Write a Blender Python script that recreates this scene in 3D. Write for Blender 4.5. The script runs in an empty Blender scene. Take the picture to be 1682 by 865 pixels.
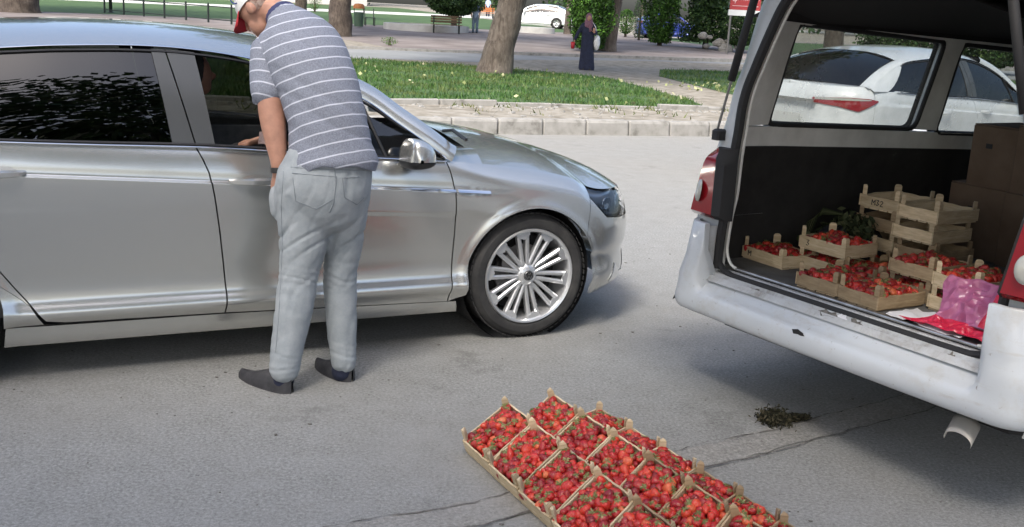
import bpy, math, random
import numpy as np
from mathutils import Vector, Matrix, noise
from math import sin, cos, pi, radians, sqrt, atan2
random.seed(7)
sc = bpy.context.scene
COL = sc.collection
R = math.radians
# ------------------------------------------------------------------ camera
CAMH, PITCH, ROLL, FPX = 1.71, .232, .0531, 1736.9
def _cam_axes():
    cp, sp = cos(PITCH), sin(PITCH)
    fw = Vector((0, cp, -sp)); r = Vector((1, 0, 0)); u = Vector((0, sp, cp))
    c, s = cos(ROLL), sin(ROLL)
    return r*c+u*s, -r*s+u*c, fw
RX, UX, FW = _cam_axes()
cam = bpy.data.cameras.new('camera'); cam_o = bpy.data.objects.new('camera', cam); COL.objects.link(cam_o)
cam.sensor_fit = 'HORIZONTAL'; cam.sensor_width = 36; cam.lens = 36*FPX/1682
cam.clip_start = .05; cam.clip_end = 1500
cam_o.matrix_world = Matrix(((RX.x, UX.x, -FW.x, 0), (RX.y, UX.y, -FW.y, 0), (RX.z, UX.z, -FW.z, CAMH), (0, 0, 0, 1)))
sc.camera = cam_o
# ------------------------------------------------------------------ light
SUN_EL, SUN_AZ = 52, 200          # degrees; azimuth the sun stands at, clockwise from +Y
w = bpy.data.worlds.new('World'); sc.world = w; w.use_nodes = True
nt = w.node_tree; bg = nt.nodes['Background']
sky = nt.nodes.new('ShaderNodeTexSky'); sky.sky_type = 'NISHITA'; sky.sun_disc = False
sky.sun_elevation = R(SUN_EL); sky.sun_rotation = R(SUN_AZ); sky.air_density = 1.0; sky.dust_density = 5.0; sky.ozone_density = 1.0
nt.links.new(sky.outputs[0], bg.inputs[0]); bg.inputs[1].default_value = .15
sun = bpy.data.lights.new('sun', 'SUN'); sun.energy = 1.6; sun.angle = R(14); sun.color = (1, .975, .93)
so = bpy.data.objects.new('sun', sun); COL.objects.link(so)
_d = Vector((sin(R(SUN_AZ))*cos(R(SUN_EL)), cos(R(SUN_AZ))*cos(R(SUN_EL)), sin(R(SUN_EL))))
so.rotation_euler = _d.to_track_quat('Z', 'Y').to_euler()
sc.view_settings.view_transform = 'Standard'; sc.view_settings.look = 'None'
sc.view_settings.exposure = 1.17; sc.view_settings.gamma = 1
sc.cycles.use_denoising = True
sc.cycles.max_bounces = 8

# ------------------------------------------------------------------ helpers
def T(Y):                                  # the park beyond the kerb: level, then a gentle rise
    if Y < 38: return .2
    return .2+.018*(min(Y, 150)-38)
def at(px, py, dz=0.):                     # where a photo pixel's ray meets the park ground
    d = FW+RX*((px-841)/FPX)-UX*((py-432.5)/FPX)
    t = 3.0
    while t < 400:
        p = Vector((0, 0, CAMH))+d*t
        if p.z <= T(p.y)+dz: return Vector((p.x, p.y, T(p.y)))
        t *= 1.004
    return Vector((p.x, p.y, T(p.y)))
def scale_at(p): return FPX/((p-Vector((0, 0, CAMH))).dot(FW))    # px per metre

class MB:
    def __init__(s): s.v = []; s.f = []; s.m = []; s.uv = None
    def add(s, vs, fs, mi=0):
        o = len(s.v); s.v += [tuple(v) for v in vs]
        for f in fs: s.f.append(tuple(i+o for i in f)); s.m.append(mi)
        return s
    def box(s, x0, x1, y0, y1, z0, z1, mi=0, mat=None):
        vs = [Vector((x, y, z)) for z in (z0, z1) for y in (y0, y1) for x in (x0, x1)]
        if mat is not None: vs = [mat @ v for v in vs]
        return s.add(vs, [(0, 2, 3, 1), (4, 5, 7, 6), (0, 1, 5, 4), (2, 6, 7, 3), (0, 4, 6, 2), (1, 3, 7, 5)], mi)
    def cbox(s, x0, x1, y0, y1, z0, z1, c=.01, mi=0, mat=None):     # box with chamfered vertical and top edges
        pts = [(x0+c, y0), (x1-c, y0), (x1, y0+c), (x1, y1-c), (x1-c, y1), (x0+c, y1), (x0, y1-c), (x0, y0+c)]
        cx, cy = (x0+x1)/2, (y0+y1)/2
        kx = 1-2*c/max(abs(x1-x0), 1e-6); ky = 1-2*c/max(abs(y1-y0), 1e-6)
        vs = [Vector((x, y, z0)) for x, y in pts]+[Vector((x, y, z1-c)) for x, y in pts]+[Vector((cx+(x-cx)*kx, cy+(y-cy)*ky, z1)) for x, y in pts]
        if mat is not None: vs = [mat @ v for v in vs]
        fs = [tuple(reversed(range(8))), tuple(range(16, 24))]
        for k in (0, 8):
            for i in range(8): j = (i+1) % 8; fs.append((k+i, k+j, k+8+j, k+8+i))
        return s.add(vs, fs, mi)
    def bar(s, a, b, w_, h_, up=(0, 0, 1), mi=0):
        a, b = Vector(a), Vector(b); d = (b-a); L = d.length; d.normalize()
        u = Vector(up); sx = d.cross(u)
        if sx.length < 1e-4: sx = d.cross(Vector((1, 0, 0)))
        sx.normalize(); u = sx.cross(d)
        m = Matrix((( *d, 0), (*sx, 0), (*u, 0), (0, 0, 0, 1))).transposed(); m.translation = a
        return s.box(0, L, -w_/2, w_/2, -h_/2, h_/2, mi, m)
    def tube(s, pts, r, n=8, mi=0, cap=True, flat=None):
        pts = [Vector(p) for p in pts]; N = len(pts)
        rr = r if isinstance(r, (list, tuple)) else [r]*N
        rings = []; ref = None
        for i, p in enumerate(pts):
            d = (pts[min(i+1, N-1)]-pts[max(i-1, 0)]).normalized()
            if ref is None:
                ref = d.cross(Vector((0, 0, 1)))
                if ref.length < .1: ref = d.cross(Vector((1, 0, 0)))
            a = (ref-d*ref.dot(d)).normalized(); ref = a; b = d.cross(a)
            fl = flat or 1
            rings.append([p+a*(cos(2*pi*k/n)*rr[i])+b*(sin(2*pi*k/n)*rr[i]*fl) for k in range(n)])
        vs = [v for q in rings for v in q]; fs = []
        for i in range(N-1):
            for k in range(n):
                k2 = (k+1) % n; fs.append((i*n+k, i*n+k2, (i+1)*n+k2, (i+1)*n+k))
        if cap: fs.append(tuple(reversed(range(n)))); fs.append(tuple((N-1)*n+k for k in range(n)))
        return s.add(vs, fs, mi)
    def lathe(s, prof, n=24, mi=0, mat=None, closed=False):       # prof: (r, z) about Z
        vs = []; fs = []; M_ = len(prof)
        for i in range(n):
            a = 2*pi*i/n
            for r, z in prof: vs.append(Vector((r*cos(a), r*sin(a), z)))
        for i in range(n):
            j = (i+1) % n
            for k in range(M_-1): fs.append((i*M_+k, j*M_+k, j*M_+k+1, i*M_+k+1))
            if closed: fs.append((i*M_+M_-1, j*M_+M_-1, j*M_, i*M_))
        if mat is not None: vs = [mat @ v for v in vs]
        return s.add(vs, fs, mi)
    def grid(s, P, mi=0, flip=False):           # P[i][j] points
        n, m = len(P), len(P[0]); fs = []
        for i in range(n-1):
            for j in range(m-1):
                q = (i*m+j, (i+1)*m+j, (i+1)*m+j+1, i*m+j+1)
                fs.append(tuple(reversed(q)) if flip else q)
        return s.add([v for r_ in P for v in r_], fs, mi)
    def poly(s, pts, mi=0): return s.add(pts, [tuple(range(len(pts)))], mi)
    def prism(s, pts2, z0, z1, mi=0, mat=None):
        n = len(pts2); vs = [Vector((x, y, z0)) for x, y in pts2]+[Vector((x, y, z1)) for x, y in pts2]
        if mat is not None: vs = [mat @ v for v in vs]
        fs = [tuple(reversed(range(n))), tuple(range(n, 2*n))]+[(i, (i+1) % n, n+(i+1) % n, n+i) for i in range(n)]
        return s.add(vs, fs, mi)
    def mesh(s, name, mats, smooth=False, angle=None):
        me = bpy.data.meshes.new(name); me.from_pydata(s.v, [], s.f)
        for m in (mats if isinstance(mats, (list, tuple)) else [mats]): me.materials.append(m)
        me.polygons.foreach_set('material_index', s.m)
        if smooth: me.polygons.foreach_set('use_smooth', [True]*len(s.f))
        me.update()
        if smooth and angle is not None:
            try: me.set_sharp_from_angle(angle=R(angle))
            except Exception: pass
        return me

def link(name, me, parent=None, loc=None):
    o = bpy.data.objects.new(name, me); COL.objects.link(o)
    if parent is not None: o.parent = parent
    if loc is not None: o.location = loc
    return o
def obj(name, mb, mats, parent=None, smooth=False, angle=None, label=None):
    o = link(name, mb.mesh(name, mats, smooth, angle), parent)
    if label: o['label'] = label
    return o
def tag(o, label, cat, group=None, kind=None):
    o['label'] = label; o['category'] = cat
    if group: o['group'] = group
    if kind: o['kind'] = kind
    return o
def struct(o, label=None):
    o['kind'] = 'structure'
    if label: o['label'] = label
    return o
def thing(name, label, cat, loc=(0, 0, 0), rz=0, group=None):
    o = bpy.data.objects.new(name, None); COL.objects.link(o); o.location = loc; o.rotation_euler = (0, 0, rz)
    o.empty_display_size = .1
    return tag(o, label, cat, group)
def dup(root, label, loc=None, rz=None, group=None, matrix=None):
    r = root.copy(); COL.objects.link(r)
    if matrix is not None: r.matrix_world = matrix
    if loc is not None: r.location = loc
    if rz is not None: r.rotation_euler = (0, 0, rz)
    r['label'] = label
    if group: r['group'] = group
    for ch in list(root.children):
        c = ch.copy(); COL.objects.link(c); c.parent = r
        for g in ch.children:
            d = g.copy(); COL.objects.link(d); d.parent = c
    return r

# ------------------------------------------------------------------ materials
def mat(name, col=(.5, .5, .5), rough=.6, metal=0., spec=None, coat=0., trans=0., ior=None, alpha=None):
    m = bpy.data.materials.new(name); m.use_nodes = True
    b = m.node_tree.nodes['Principled BSDF']
    b.inputs['Base Color'].default_value = (*col, 1); b.inputs['Roughness'].default_value = rough; b.inputs['Metallic'].default_value = metal
    if spec is not None: b.inputs['Specular IOR Level'].default_value = spec
    if coat: b.inputs['Coat Weight'].default_value = coat; b.inputs['Coat Roughness'].default_value = .04
    if trans: b.inputs['Transmission Weight'].default_value = trans
    if ior: b.inputs['IOR'].default_value = ior
    return m
def N(m, t, **kw):
    n = m.node_tree.nodes.new(t)
    for k, v in kw.items(): setattr(n, k, v)
    return n
def L(m, a, b): m.node_tree.links.new(a, b)
def bsdf(m): return m.node_tree.nodes['Principled BSDF']
def ramp(m, src, stops):
    r = N(m, 'ShaderNodeValToRGB'); e = r.color_ramp.elements
    while len(e) < len(stops): e.new(.5)
    for i, (p, c) in enumerate(stops): e[i].position = p; e[i].color = (*c, 1) if len(c) == 3 else c
    L(m, src, r.inputs[0]); return r.outputs[0]
def coords(m, kind='Object', sc_=(1, 1, 1), rot=(0, 0, 0)):
    tc = N(m, 'ShaderNodeTexCoord'); mp = N(m, 'ShaderNodeMapping'); mp.inputs['Scale'].default_value = sc_; mp.inputs['Rotation'].default_value = rot
    L(m, tc.outputs[kind], mp.inputs[0]); return mp.outputs[0]
def geopos(m, sc_=(1, 1, 1)):
    g = N(m, 'ShaderNodeNewGeometry'); mp = N(m, 'ShaderNodeMapping'); mp.inputs['Scale'].default_value = sc_
    L(m, g.outputs['Position'], mp.inputs[0]); return mp.outputs[0]
def noise_t(m, co, scale, detail=4, rough=.6, dist=0):
    n = N(m, 'ShaderNodeTexNoise'); n.inputs['Scale'].default_value = scale; n.inputs['Detail'].default_value = detail
    n.inputs['Roughness'].default_value = rough; n.inputs['Distortion'].default_value = dist
    L(m, co, n.inputs['Vector']); return n.outputs['Fac']
def mix(m, a, b, fac, mode='MIX'):
    x = N(m, 'ShaderNodeMix', data_type='RGBA', blend_type=mode)
    for sock, v in ((x.inputs[6], a), (x.inputs[7], b)):
        if hasattr(v, 'links') or hasattr(v, 'is_linked'): L(m, v, sock)
        else: sock.default_value = (*v, 1)
    if isinstance(fac, (int, float)): x.inputs[0].default_value = fac
    else: L(m, fac, x.inputs[0])
    return x.outputs[2]
def bump(m, h, strength=.3, dist=.01):
    b = N(m, 'ShaderNodeBump'); b.inputs['Strength'].default_value = strength; b.inputs['Distance'].default_value = dist
    L(m, h, b.inputs['Height']); L(m, b.outputs[0], bsdf(m).inputs['Normal']); return b
def ncol(name, stops, scale=8, detail=5, rough=.7, bmp=.2, bd=.01, kind='Object', sc_=(1, 1, 1), nr=.6, **kw):
    m = mat(name, (.5, .5, .5), rough, **kw); co = coords(m, kind, sc_) if kind != 'World' else geopos(m, sc_)
    f = noise_t(m, co, scale, detail, nr); L(m, ramp(m, f, stops), bsdf(m).inputs['Base Color'])
    if bmp: bump(m, f, bmp, bd)
    return m

def asphalt_mat(name, base, warm):
    m = mat(name, base, .88); co = geopos(m)
    big = noise_t(m, co, .45, 4, .6); mid = noise_t(m, co, 6, 5, .65); fine = noise_t(m, co, 70, 3, .85)
    v = N(m, 'ShaderNodeTexVoronoi'); v.inputs['Scale'].default_value = 130; L(m, co, v.inputs['Vector'])
    c = ramp(m, fine, [(.28, tuple(x*.5 for x in base)), (.48, base), (.70, tuple(min(1, x*1.7) for x in base))])
    c = mix(m, c, warm, ramp(m, big, [(.42, (0, 0, 0)), (.62, (.55, .55, .55))]))
    c = mix(m, c, (.5, .5, .5), ramp(m, mid, [(.3, (.0, .0, .0)), (.75, (.16, .16, .16))]))
    sp = noise_t(m, co, 30, 2, .9)
    c = mix(m, c, (.055, .055, .052), ramp(m, sp, [(.24, (.55, .55, .55)), (.33, (0, 0, 0))]))
    st = noise_t(m, co, 1.7, 6, .75)
    c = mix(m, c, (.06, .058, .055), ramp(m, st, [(.28, (.45, .45, .45)), (.41, (0, 0, 0))]))
    L(m, c, bsdf(m).inputs['Base Color'])
    ma = N(m, 'ShaderNodeMath', operation='ADD'); L(m, fine, ma.inputs[0]); L(m, v.outputs['Distance'], ma.inputs[1])
    bump(m, ma.outputs[0], .3, .003)
    return m
M = {}
M['asphalt'] = asphalt_mat('asphalt', (.210, .211, .198), (.230, .224, .203))
M['asphalt_patch'] = asphalt_mat('asphalt_patch', (.222, .215, .195), (.246, .234, .205))
M['crack'] = ncol('crack_dirt', [(.35, (.06, .055, .048)), (.6, (.19, .18, .16))], 30, rough=.95)
M['kerb'] = ncol('kerb_concrete', [(.28, (.13, .125, .11)), (.45, (.26, .255, .235)), (.8, (.36, .35, .33))], 5, 6, .9, .4, .01, 'World')
M['dirt'] = ncol('dirt', [(.25, (.10, .085, .06)), (.5, (.24, .22, .18)), (.75, (.36, .34, .30))], 3.5, 8, .95, .5, .03, 'World')
M['paving'] = ncol('far_paving', [(.3, (.12, .102, .094)), (.5, (.19, .165, .155)), (.7, (.26, .235, .225))], .5, 6, .9, .1, .01, 'World')
M['palepath'] = ncol('pale_paving', [(.3, (.42, .41, .38)), (.7, (.6, .6, .57))], 1.2, 5, .9, 0, .01, 'World')
M['farroad'] = ncol('far_road', [(.3, (.20, .21, .21)), (.7, (.28, .29, .29))], .7, 6, .9, 0, .01, 'World')
M['lawn'] = ncol('lawn_soil', [(.3, (.03, .06, .018)), (.55, (.05, .10, .03)), (.8, (.09, .14, .05))], 1.5, 8, .9, .2, .02, 'World')

def rnd_mat(name, stops, rough=.6, island=True, trans=0., spec=.3, obj_rand=False):
    m = mat(name, (.5, .5, .5), rough, spec=spec)
    if obj_rand:
        a = N(m, 'ShaderNodeObjectInfo').outputs['Random']; b = N(m, 'ShaderNodeNewGeometry').outputs['Random Per Island']
        ad = N(m, 'ShaderNodeMath', operation='ADD'); L(m, a, ad.inputs[0]); L(m, b, ad.inputs[1])
        fr = N(m, 'ShaderNodeMath', operation='FRACT'); L(m, ad.outputs[0], fr.inputs[0]); src = fr.outputs[0]
    else: src = N(m, 'ShaderNodeNewGeometry').outputs['Random Per Island']
    L(m, ramp(m, src, stops), bsdf(m).inputs['Base Color'])
    if trans:
        bsdf(m).inputs['Transmission Weight'].default_value = 0
        bsdf(m).inputs['Subsurface Weight'].default_value = trans; bsdf(m).inputs['Subsurface Radius'].default_value = (.02, .04, .01)
    return m
M['grass'] = rnd_mat('grass_blades', [(0, (.022, .062, .012)), (.5, (.038, .105, .018)), (.85, (.065, .15, .03)), (1, (.16, .20, .08))], .6)
_g = M['grass']; _lk = bsdf(_g).inputs['Base Color'].links[0].from_socket; _n = noise_t(_g, geopos(_g), .9, 4, .7)
L(_g, mix(_g, _lk, (.17, .165, .06), ramp(_g, _n, [(.46, (0, 0, 0)), (.68, (.6, .6, .6))])), bsdf(_g).inputs['Base Color'])
M['leaf_dark'] = rnd_mat('leaf_dark', [(0, (.012, .03, .01)), (.5, (.03, .07, .02)), (.9, (.06, .12, .03)), (1, (.11, .16, .05))], .55)
M['leaf_mid'] = rnd_mat('leaf_mid', [(0, (.03, .07, .012)), (.5, (.06, .14, .025)), (1, (.13, .22, .05))], .55)
M['leaf_thuja'] = rnd_mat('leaf_thuja', [(0, (.012, .04, .006)), (.5, (.04, .10, .015)), (.85, (.07, .17, .02)), (1, (.10, .24, .03))], .6)
M['fallen'] = rnd_mat('fallen_leaf', [(0, (.18, .22, .07)), (.5, (.32, .35, .17)), (1, (.45, .42, .28))], .8)
M['weed'] = rnd_mat('weed', [(0, (.05, .08, .02)), (.6, (.12, .14, .05)), (1, (.22, .2, .1))], .8)
def bark(name, a, b, c):
    m = mat(name, a, .95); co = coords(m, 'Object', (1, 1, .22)); f = noise_t(m, co, 14, 6, .7, .6); g = noise_t(m, coords(m), 2.2, 3)
    c1 = ramp(m, f, [(.3, a), (.5, b), (.72, c)]); c1 = mix(m, c1, tuple(x*1.5 for x in c), ramp(m, g, [(.5, (0, 0, 0)), (.7, (.5, .5, .5))]))
    L(m, c1, bsdf(m).inputs['Base Color']); bump(m, f, 1, .05); return m
M['bark'] = bark('bark', (.04, .03, .024), (.10, .082, .066), (.17, .145, .12))
M['bark_dark'] = bark('bark_dark', (.03, .022, .018), (.07, .055, .045), (.12, .10, .08))

# silver paint: metallic flake base under clear coat
def paint(name, col, metal=.0, rough=.35, dust=.0, dcol=(.35, .32, .28)):
    m = mat(name, col, rough, metal, coat=1.0)
    co = coords(m); f = noise_t(m, co, 2.2, 6, .7)
    if dust:
        d = ramp(m, f, [(.3, (0, 0, 0)), (1, (dust,)*3)]); L(m, mix(m, col, dcol, d), bsdf(m).inputs['Base Color'])
        rr = N(m, 'ShaderNodeMapRange'); rr.inputs[3].default_value = rough-.01; rr.inputs[4].default_value = rough+.04; L(m, f, rr.inputs[0]); L(m, rr.outputs[0], bsdf(m).inputs['Roughness'])
    return m
M['silver'] = paint('silver_paint', (.60, .605, .58), .8, .23, .05)
M['white_paint'] = paint('white_paint', (.76, .78, .79), 0, .3, .25)
M['blue_paint'] = paint('blue_paint', (.03, .05, .30), .2, .3)
M['black'] = mat('black_plastic', (.018, .018, .019), .45)
M['black_gloss'] = mat('pillar_film', (.075, .078, .08), .25)
M['rubber'] = mat('rubber', (.02, .02, .021), .75)
M['dark_int'] = mat('dark_interior', (.010, .0095, .0095), .85)
M['grey_int'] = ncol('grey_interior', [(.3, (.07, .07, .07)), (.7, (.11, .11, .11))], 20, rough=.85)
M['chrome'] = mat('chrome', (.82, .83, .84), .12, 1)
M['alloy'] = mat('alloy', (.74, .75, .76), .30, .75)
M['alloy_dark'] = mat('alloy_dark', (.10, .105, .12), .4, .8)
M['steel'] = mat('steel', (.3, .29, .28), .4, 1)
M['lamp_body'] = mat('lamp_body', (.22, .24, .27), .3, .8)
M['reflector'] = mat('lamp_reflector', (.5, .52, .55), .15, 1)
def glass(name, tint, mixf, rough=.0):
    m = bpy.data.materials.new(name); m.use_nodes = True; nt = m.node_tree; nt.nodes.remove(nt.nodes['Principled BSDF'])
    out = nt.nodes['Material Output']; tr = nt.nodes.new('ShaderNodeBsdfTransparent'); tr.inputs[0].default_value = (*tint, 1)
    gl = nt.nodes.new('ShaderNodeBsdfGlossy'); gl.inputs['Roughness'].default_value = rough; gl.inputs[0].default_value = (1, 1, 1, 1)
    fr = nt.nodes.new('ShaderNodeFresnel'); fr.inputs[0].default_value = mixf; ms = nt.nodes.new('ShaderNodeMixShader')
    nt.links.new(fr.outputs[0], ms.inputs[0]); nt.links.new(tr.outputs[0], ms.inputs[1]); nt.links.new(gl.outputs[0], ms.inputs[2]); nt.links.new(ms.outputs[0], out.inputs[0])
    return m
M['glass_tint'] = glass('tinted_glass', (.05, .055, .05), 1.7)
M['glass'] = glass('clear_glass', (.72, .78, .75), 1.5)
M['glass_van'] = glass('van_glass', (.52, .56, .55), 1.35, .02)
def _dust(m, amt):
    nt = m.node_tree; out = nt.nodes['Material Output']; src = out.inputs[0].links[0].from_socket; df = nt.nodes.new('ShaderNodeBsdfDiffuse'); df.inputs[0].default_value = (.42, .42, .40, 1)
    ms = nt.nodes.new('ShaderNodeMixShader'); co = coords(m); f = noise_t(m, co, 3, 6, .7); r = N(m, 'ShaderNodeMapRange'); r.inputs[1].default_value = .3; r.inputs[2].default_value = .7; r.inputs[3].default_value = amt*.6; r.inputs[4].default_value = amt*1.5
    L(m, f, r.inputs[0]); L(m, r.outputs[0], ms.inputs[0]); L(m, src, ms.inputs[1]); L(m, df.outputs[0], ms.inputs[2]); L(m, ms.outputs[0], out.inputs[0])
_dust(M['glass_van'], .24)
M['lamp_glass'] = glass('lamp_glass', (.85, .88, .9), 1.5)
M['red_lens'] = mat('red_lens', (.27, .008, .014), .12, coat=1)
M['red_lens_dark'] = mat('red_lens_dark', (.16, .005, .01), .15, coat=1)
M['clear_lens'] = mat('clear_lens', (.42, .42, .38), .12, coat=1)
def tyre_mat():
    m = mat('tyre', (.028, .028, .029), .8); f = noise_t(m, coords(m), 9, 4)
    L(m, ramp(m, f, [(.35, (.022, .022, .023)), (.75, (.06, .058, .055))]), bsdf(m).inputs['Base Color']); return m
M['tyre'] = tyre_mat()
def skin_mat(name, col):
    m = mat(name, col, .5); f = noise_t(m, coords(m), 18, 4); L(m, ramp(m, f, [(.3, tuple(x*.8 for x in col)), (.7, tuple(x*1.1 for x in col))]), bsdf(m).inputs['Base Color'])
    bsdf(m).inputs['Subsurface Weight'].default_value = .1; bsdf(m).inputs['Subsurface Radius'].default_value = (.01, .004, .002); return m
M['skin'] = skin_mat('skin', (.44, .23, .16))
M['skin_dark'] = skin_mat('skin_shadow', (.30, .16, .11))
def wood_mat(name, a, b, c):
    m = mat(name, a, .8); co = coords(m, 'Object', (3, 3, 22)); f = noise_t(m, co, 4, 5, .6, .5)
    oi = N(m, 'ShaderNodeObjectInfo').outputs['Random']
    col = ramp(m, f, [(.25, a), (.55, b), (.8, c)])
    hs = N(m, 'ShaderNodeHueSaturation'); mr = N(m, 'ShaderNodeMapRange'); mr.inputs[3].default_value = .72; mr.inputs[4].default_value = 1.15
    L(m, oi, mr.inputs[0]); L(m, mr.outputs[0], hs.inputs['Value']); L(m, col, hs.inputs['Color']); L(m, hs.outputs[0], bsdf(m).inputs['Base Color'])
    bump(m, f, .3, .002); return m
M['poplar'] = wood_mat('poplar_wood', (.40, .30, .17), (.60, .48, .31), (.72, .61, .43))
M['poplar_old'] = wood_mat('weathered_wood', (.24, .165, .09), (.38, .28, .165), (.50, .39, .25))
M['berry'] = None
def berry_mat():
    m = mat('strawberry', (.5, .02, .02), .28, spec=.5)
    a = N(m, 'ShaderNodeObjectInfo').outputs['Random']; b = N(m, 'ShaderNodeNewGeometry').outputs['Random Per Island']
    ad = N(m, 'ShaderNodeMath', operation='ADD'); L(m, a, ad.inputs[0]); L(m, b, ad.inputs[1])
    fr = N(m, 'ShaderNodeMath', operation='FRACT'); L(m, ad.outputs[0], fr.inputs[0])
    c = ramp(m, fr.outputs[0], [(0, (.19, .006, .014)), (.35, (.36, .012, .018)), (.68, (.50, .024, .022)), (.93, (.58, .05, .026)), (1, (.62, .15, .06))])
    co = coords(m, 'Object')
    v = N(m, 'ShaderNodeTexVoronoi'); v.inputs['Scale'].default_value = 260; L(m, co, v.inputs['Vector'])
    c = mix(m, (.60, .38, .10), c, ramp(m, v.outputs['Distance'], [(.12, (.4, .4, .4)), (.3, (1, 1, 1))]))
    L(m, c, bsdf(m).inputs['Base Color']); bump(m, v.outputs['Distance'], .5, .002)
    bsdf(m).inputs['Subsurface Weight'].default_value = .0
    return m
M['berry'] = berry_mat()
M['calyx'] = rnd_mat('calyx', [(0, (.10, .11, .03)), (.6, (.17, .20, .07)), (1, (.30, .30, .14))], .7, obj_rand=True)
M['card'] = ncol('cardboard', [(.3, (.12, .08, .052)), (.7, (.165, .115, .078))], 6, rough=.9)
M['paper'] = mat('white_paper', (.7, .7, .72), .8)
def bagmat(name, col, a):
    m = glass(name, col, 1.35, .15); return m
M['bag_red'] = mat('red_plastic_bag', (.55, .02, .06), .3, spec=.6)
M['bag_pink'] = mat('pink_plastic_bag', (.55, .16, .34), .3, spec=.6)
bsdf(M['bag_pink']).inputs['Transmission Weight'].default_value = .35
M['bag_black'] = mat('black_bag', (.03, .035, .045), .35)
M['fabric_navy'] = ncol('navy_cloth', [(.3, (.010, .013, .03)), (.7, (.02, .026, .055))], 12, rough=.9)
M['scarf'] = ncol('patterned_scarf', [(.3, (.10, .03, .05)), (.5, (.22, .10, .13)), (.7, (.06, .05, .08))], 25, rough=.8)
M['white_cloth'] = mat('white_cloth', (.72, .72, .7), .8)
M['red_plastic'] = mat('red_plastic', (.45, .02, .03), .5)

# ------------------------------------------------------------------ ground, kerb, park
KA = .3673; KO = Vector((-.2974, 15.29, 0)); KD = Vector((cos(KA), sin(KA), 0)); KN = Vector((-sin(KA), cos(KA), 0))
def KB(a, b, z=0): p = KO+KD*a+KN*b; p.z = z; return p
def KT(a, b, dz=0.): p = KO+KD*a+KN*b; p.z = T(p.y)+dz; return p
mb = MB(); mb.poly([(-400, -300, 0), (400, -300, 0), (400, 400, 0), (-400, 400, 0)])
struct(obj('road', mb, M['asphalt']), 'grey worn asphalt road with a rough patched seam running across it')
aa = [-260, -120, -60, -30, -15, -5, 5, 15, 30, 60, 120, 260]; bs = [.10, 1, 3, 8, 16, 22, 30, 45, 70, 100, 150, 300]
mb = MB(); mb.grid([[KT(a, b) for b in bs] for a in aa]); struct(obj('verge', mb, M['dirt']), 'bare trodden dirt between kerb and park road')
def sheet(name, ab, m, dz, label, n=1):
    mb = MB(); mb.poly([KT(a, b, dz) for a, b in ab]); return struct(obj(name, mb, m), label)
def strip(name, a0, a1, b0, b1, m, dz, label, na=8, nb=6):
    mb = MB(); mb.grid([[KT(a0+(a1-a0)*i/na, b0+(b1-b0)*j/nb, dz) for j in range(nb+1)] for i in range(na+1)]); return struct(obj(name, mb, m), label)
strip('park_road', -90, 120, 16.8, 22.3, M['farroad'], .006, 'pale asphalt lane crossing the park')
strip('paved_area', -90, 120, 22.55, 47, M['paving'], .008, 'brownish block paved walk beyond the park lane', 16, 16)
strip('back_lawn', -90, 24, 47, 72, M['lawn'], .012, 'lawn beyond the paved walk', 8, 20)
strip('pale_path', -90, 120, 72, 80, M['palepath'], .014, 'pale paved path beyond the back lawn', 8, 6)
strip('far_lawn', -90, 24, 80, 100, M['lawn'], .012, 'second strip of lawn far behind', 8, 8)
strip('side_lawn', 25, 60, 27.5, 45, M['lawn'], .014, 'shaded lawn under the conifers', 6, 6)
# lane kerb on the far side
mb = MB()
for i in range(150):
    a = -60+i*.8; p = KT(a, 22.3); q = KT(a+.79, 22.3); mb.bar(p+Vector((0, 0, .05)), q+Vector((0, 0, .05)), .22, .16)
struct(obj('lane_kerb', mb, M['kerb']), 'low worn kerb along the far side of the park lane')
# the road kerb: every stone its own
kroot = bpy.data.objects.new('kerb', None); COL.objects.link(kroot); struct(kroot, 'row of pale concrete kerb stones along the road'); kroot.location = KO; kroot.rotation_euler = (0, 0, KA)
kvars = []
for v in range(6):
    mb = MB(); rr = random.Random(v); h = .2278; L_ = .682
    xs = [0, .02, .2, .45, L_-.02, L_]
    P = []
    for x in xs:
        e = .012 if x in (0, L_) else 0
        j = lambda: rr.uniform(-.004, .004)
        P.append([(x, .0+e, -.05), (x, .006+e+j(), .02), (x, .016+e+j(), h-.045), (x, .032+e+j(), h-.012-e), (x, .06, h+j()-e*.6), (x, .17, h+j()-e*.6), (x, .20, h-.02-e), (x, .20, -.05)])
    mb.grid(P, 0, True); mb.poly([p for p in P[0]]); mb.poly([p for p in reversed(P[-1])])
    kvars.append(mb.mesh('kerb_stone', M['kerb']))
for i in range(-28, 34):
    o = link('kerb_stone', kvars[(i*7+3) % 6], kroot, (i*.7+.009, random.uniform(-.006, .006), random.uniform(-.006, .006)))
    o.rotation_euler = (0, random.uniform(-.006, .006), random.uniform(-.008, .008))
eroot = bpy.data.objects.new('edging', None); COL.objects.link(eroot); struct(eroot, 'low broken concrete edging along the front of the grass'); eroot.location = KO; eroot.rotation_euler = (0, 0, KA)
mb = MB(); mb.cbox(0, .97, 0, .13, -.05, .085, .012); eme = mb.mesh('edging_stone', M['kerb'])
for i in range(-16, 6):
    o = link('edging_stone', eme, eroot, (i*1.0-.2, 2.25+random.uniform(-.03, .03), .2+random.uniform(-.035, .01))); o.rotation_euler = (random.uniform(-.05, .05), random.uniform(-.02, .02), random.uniform(-.02, .02))
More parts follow.
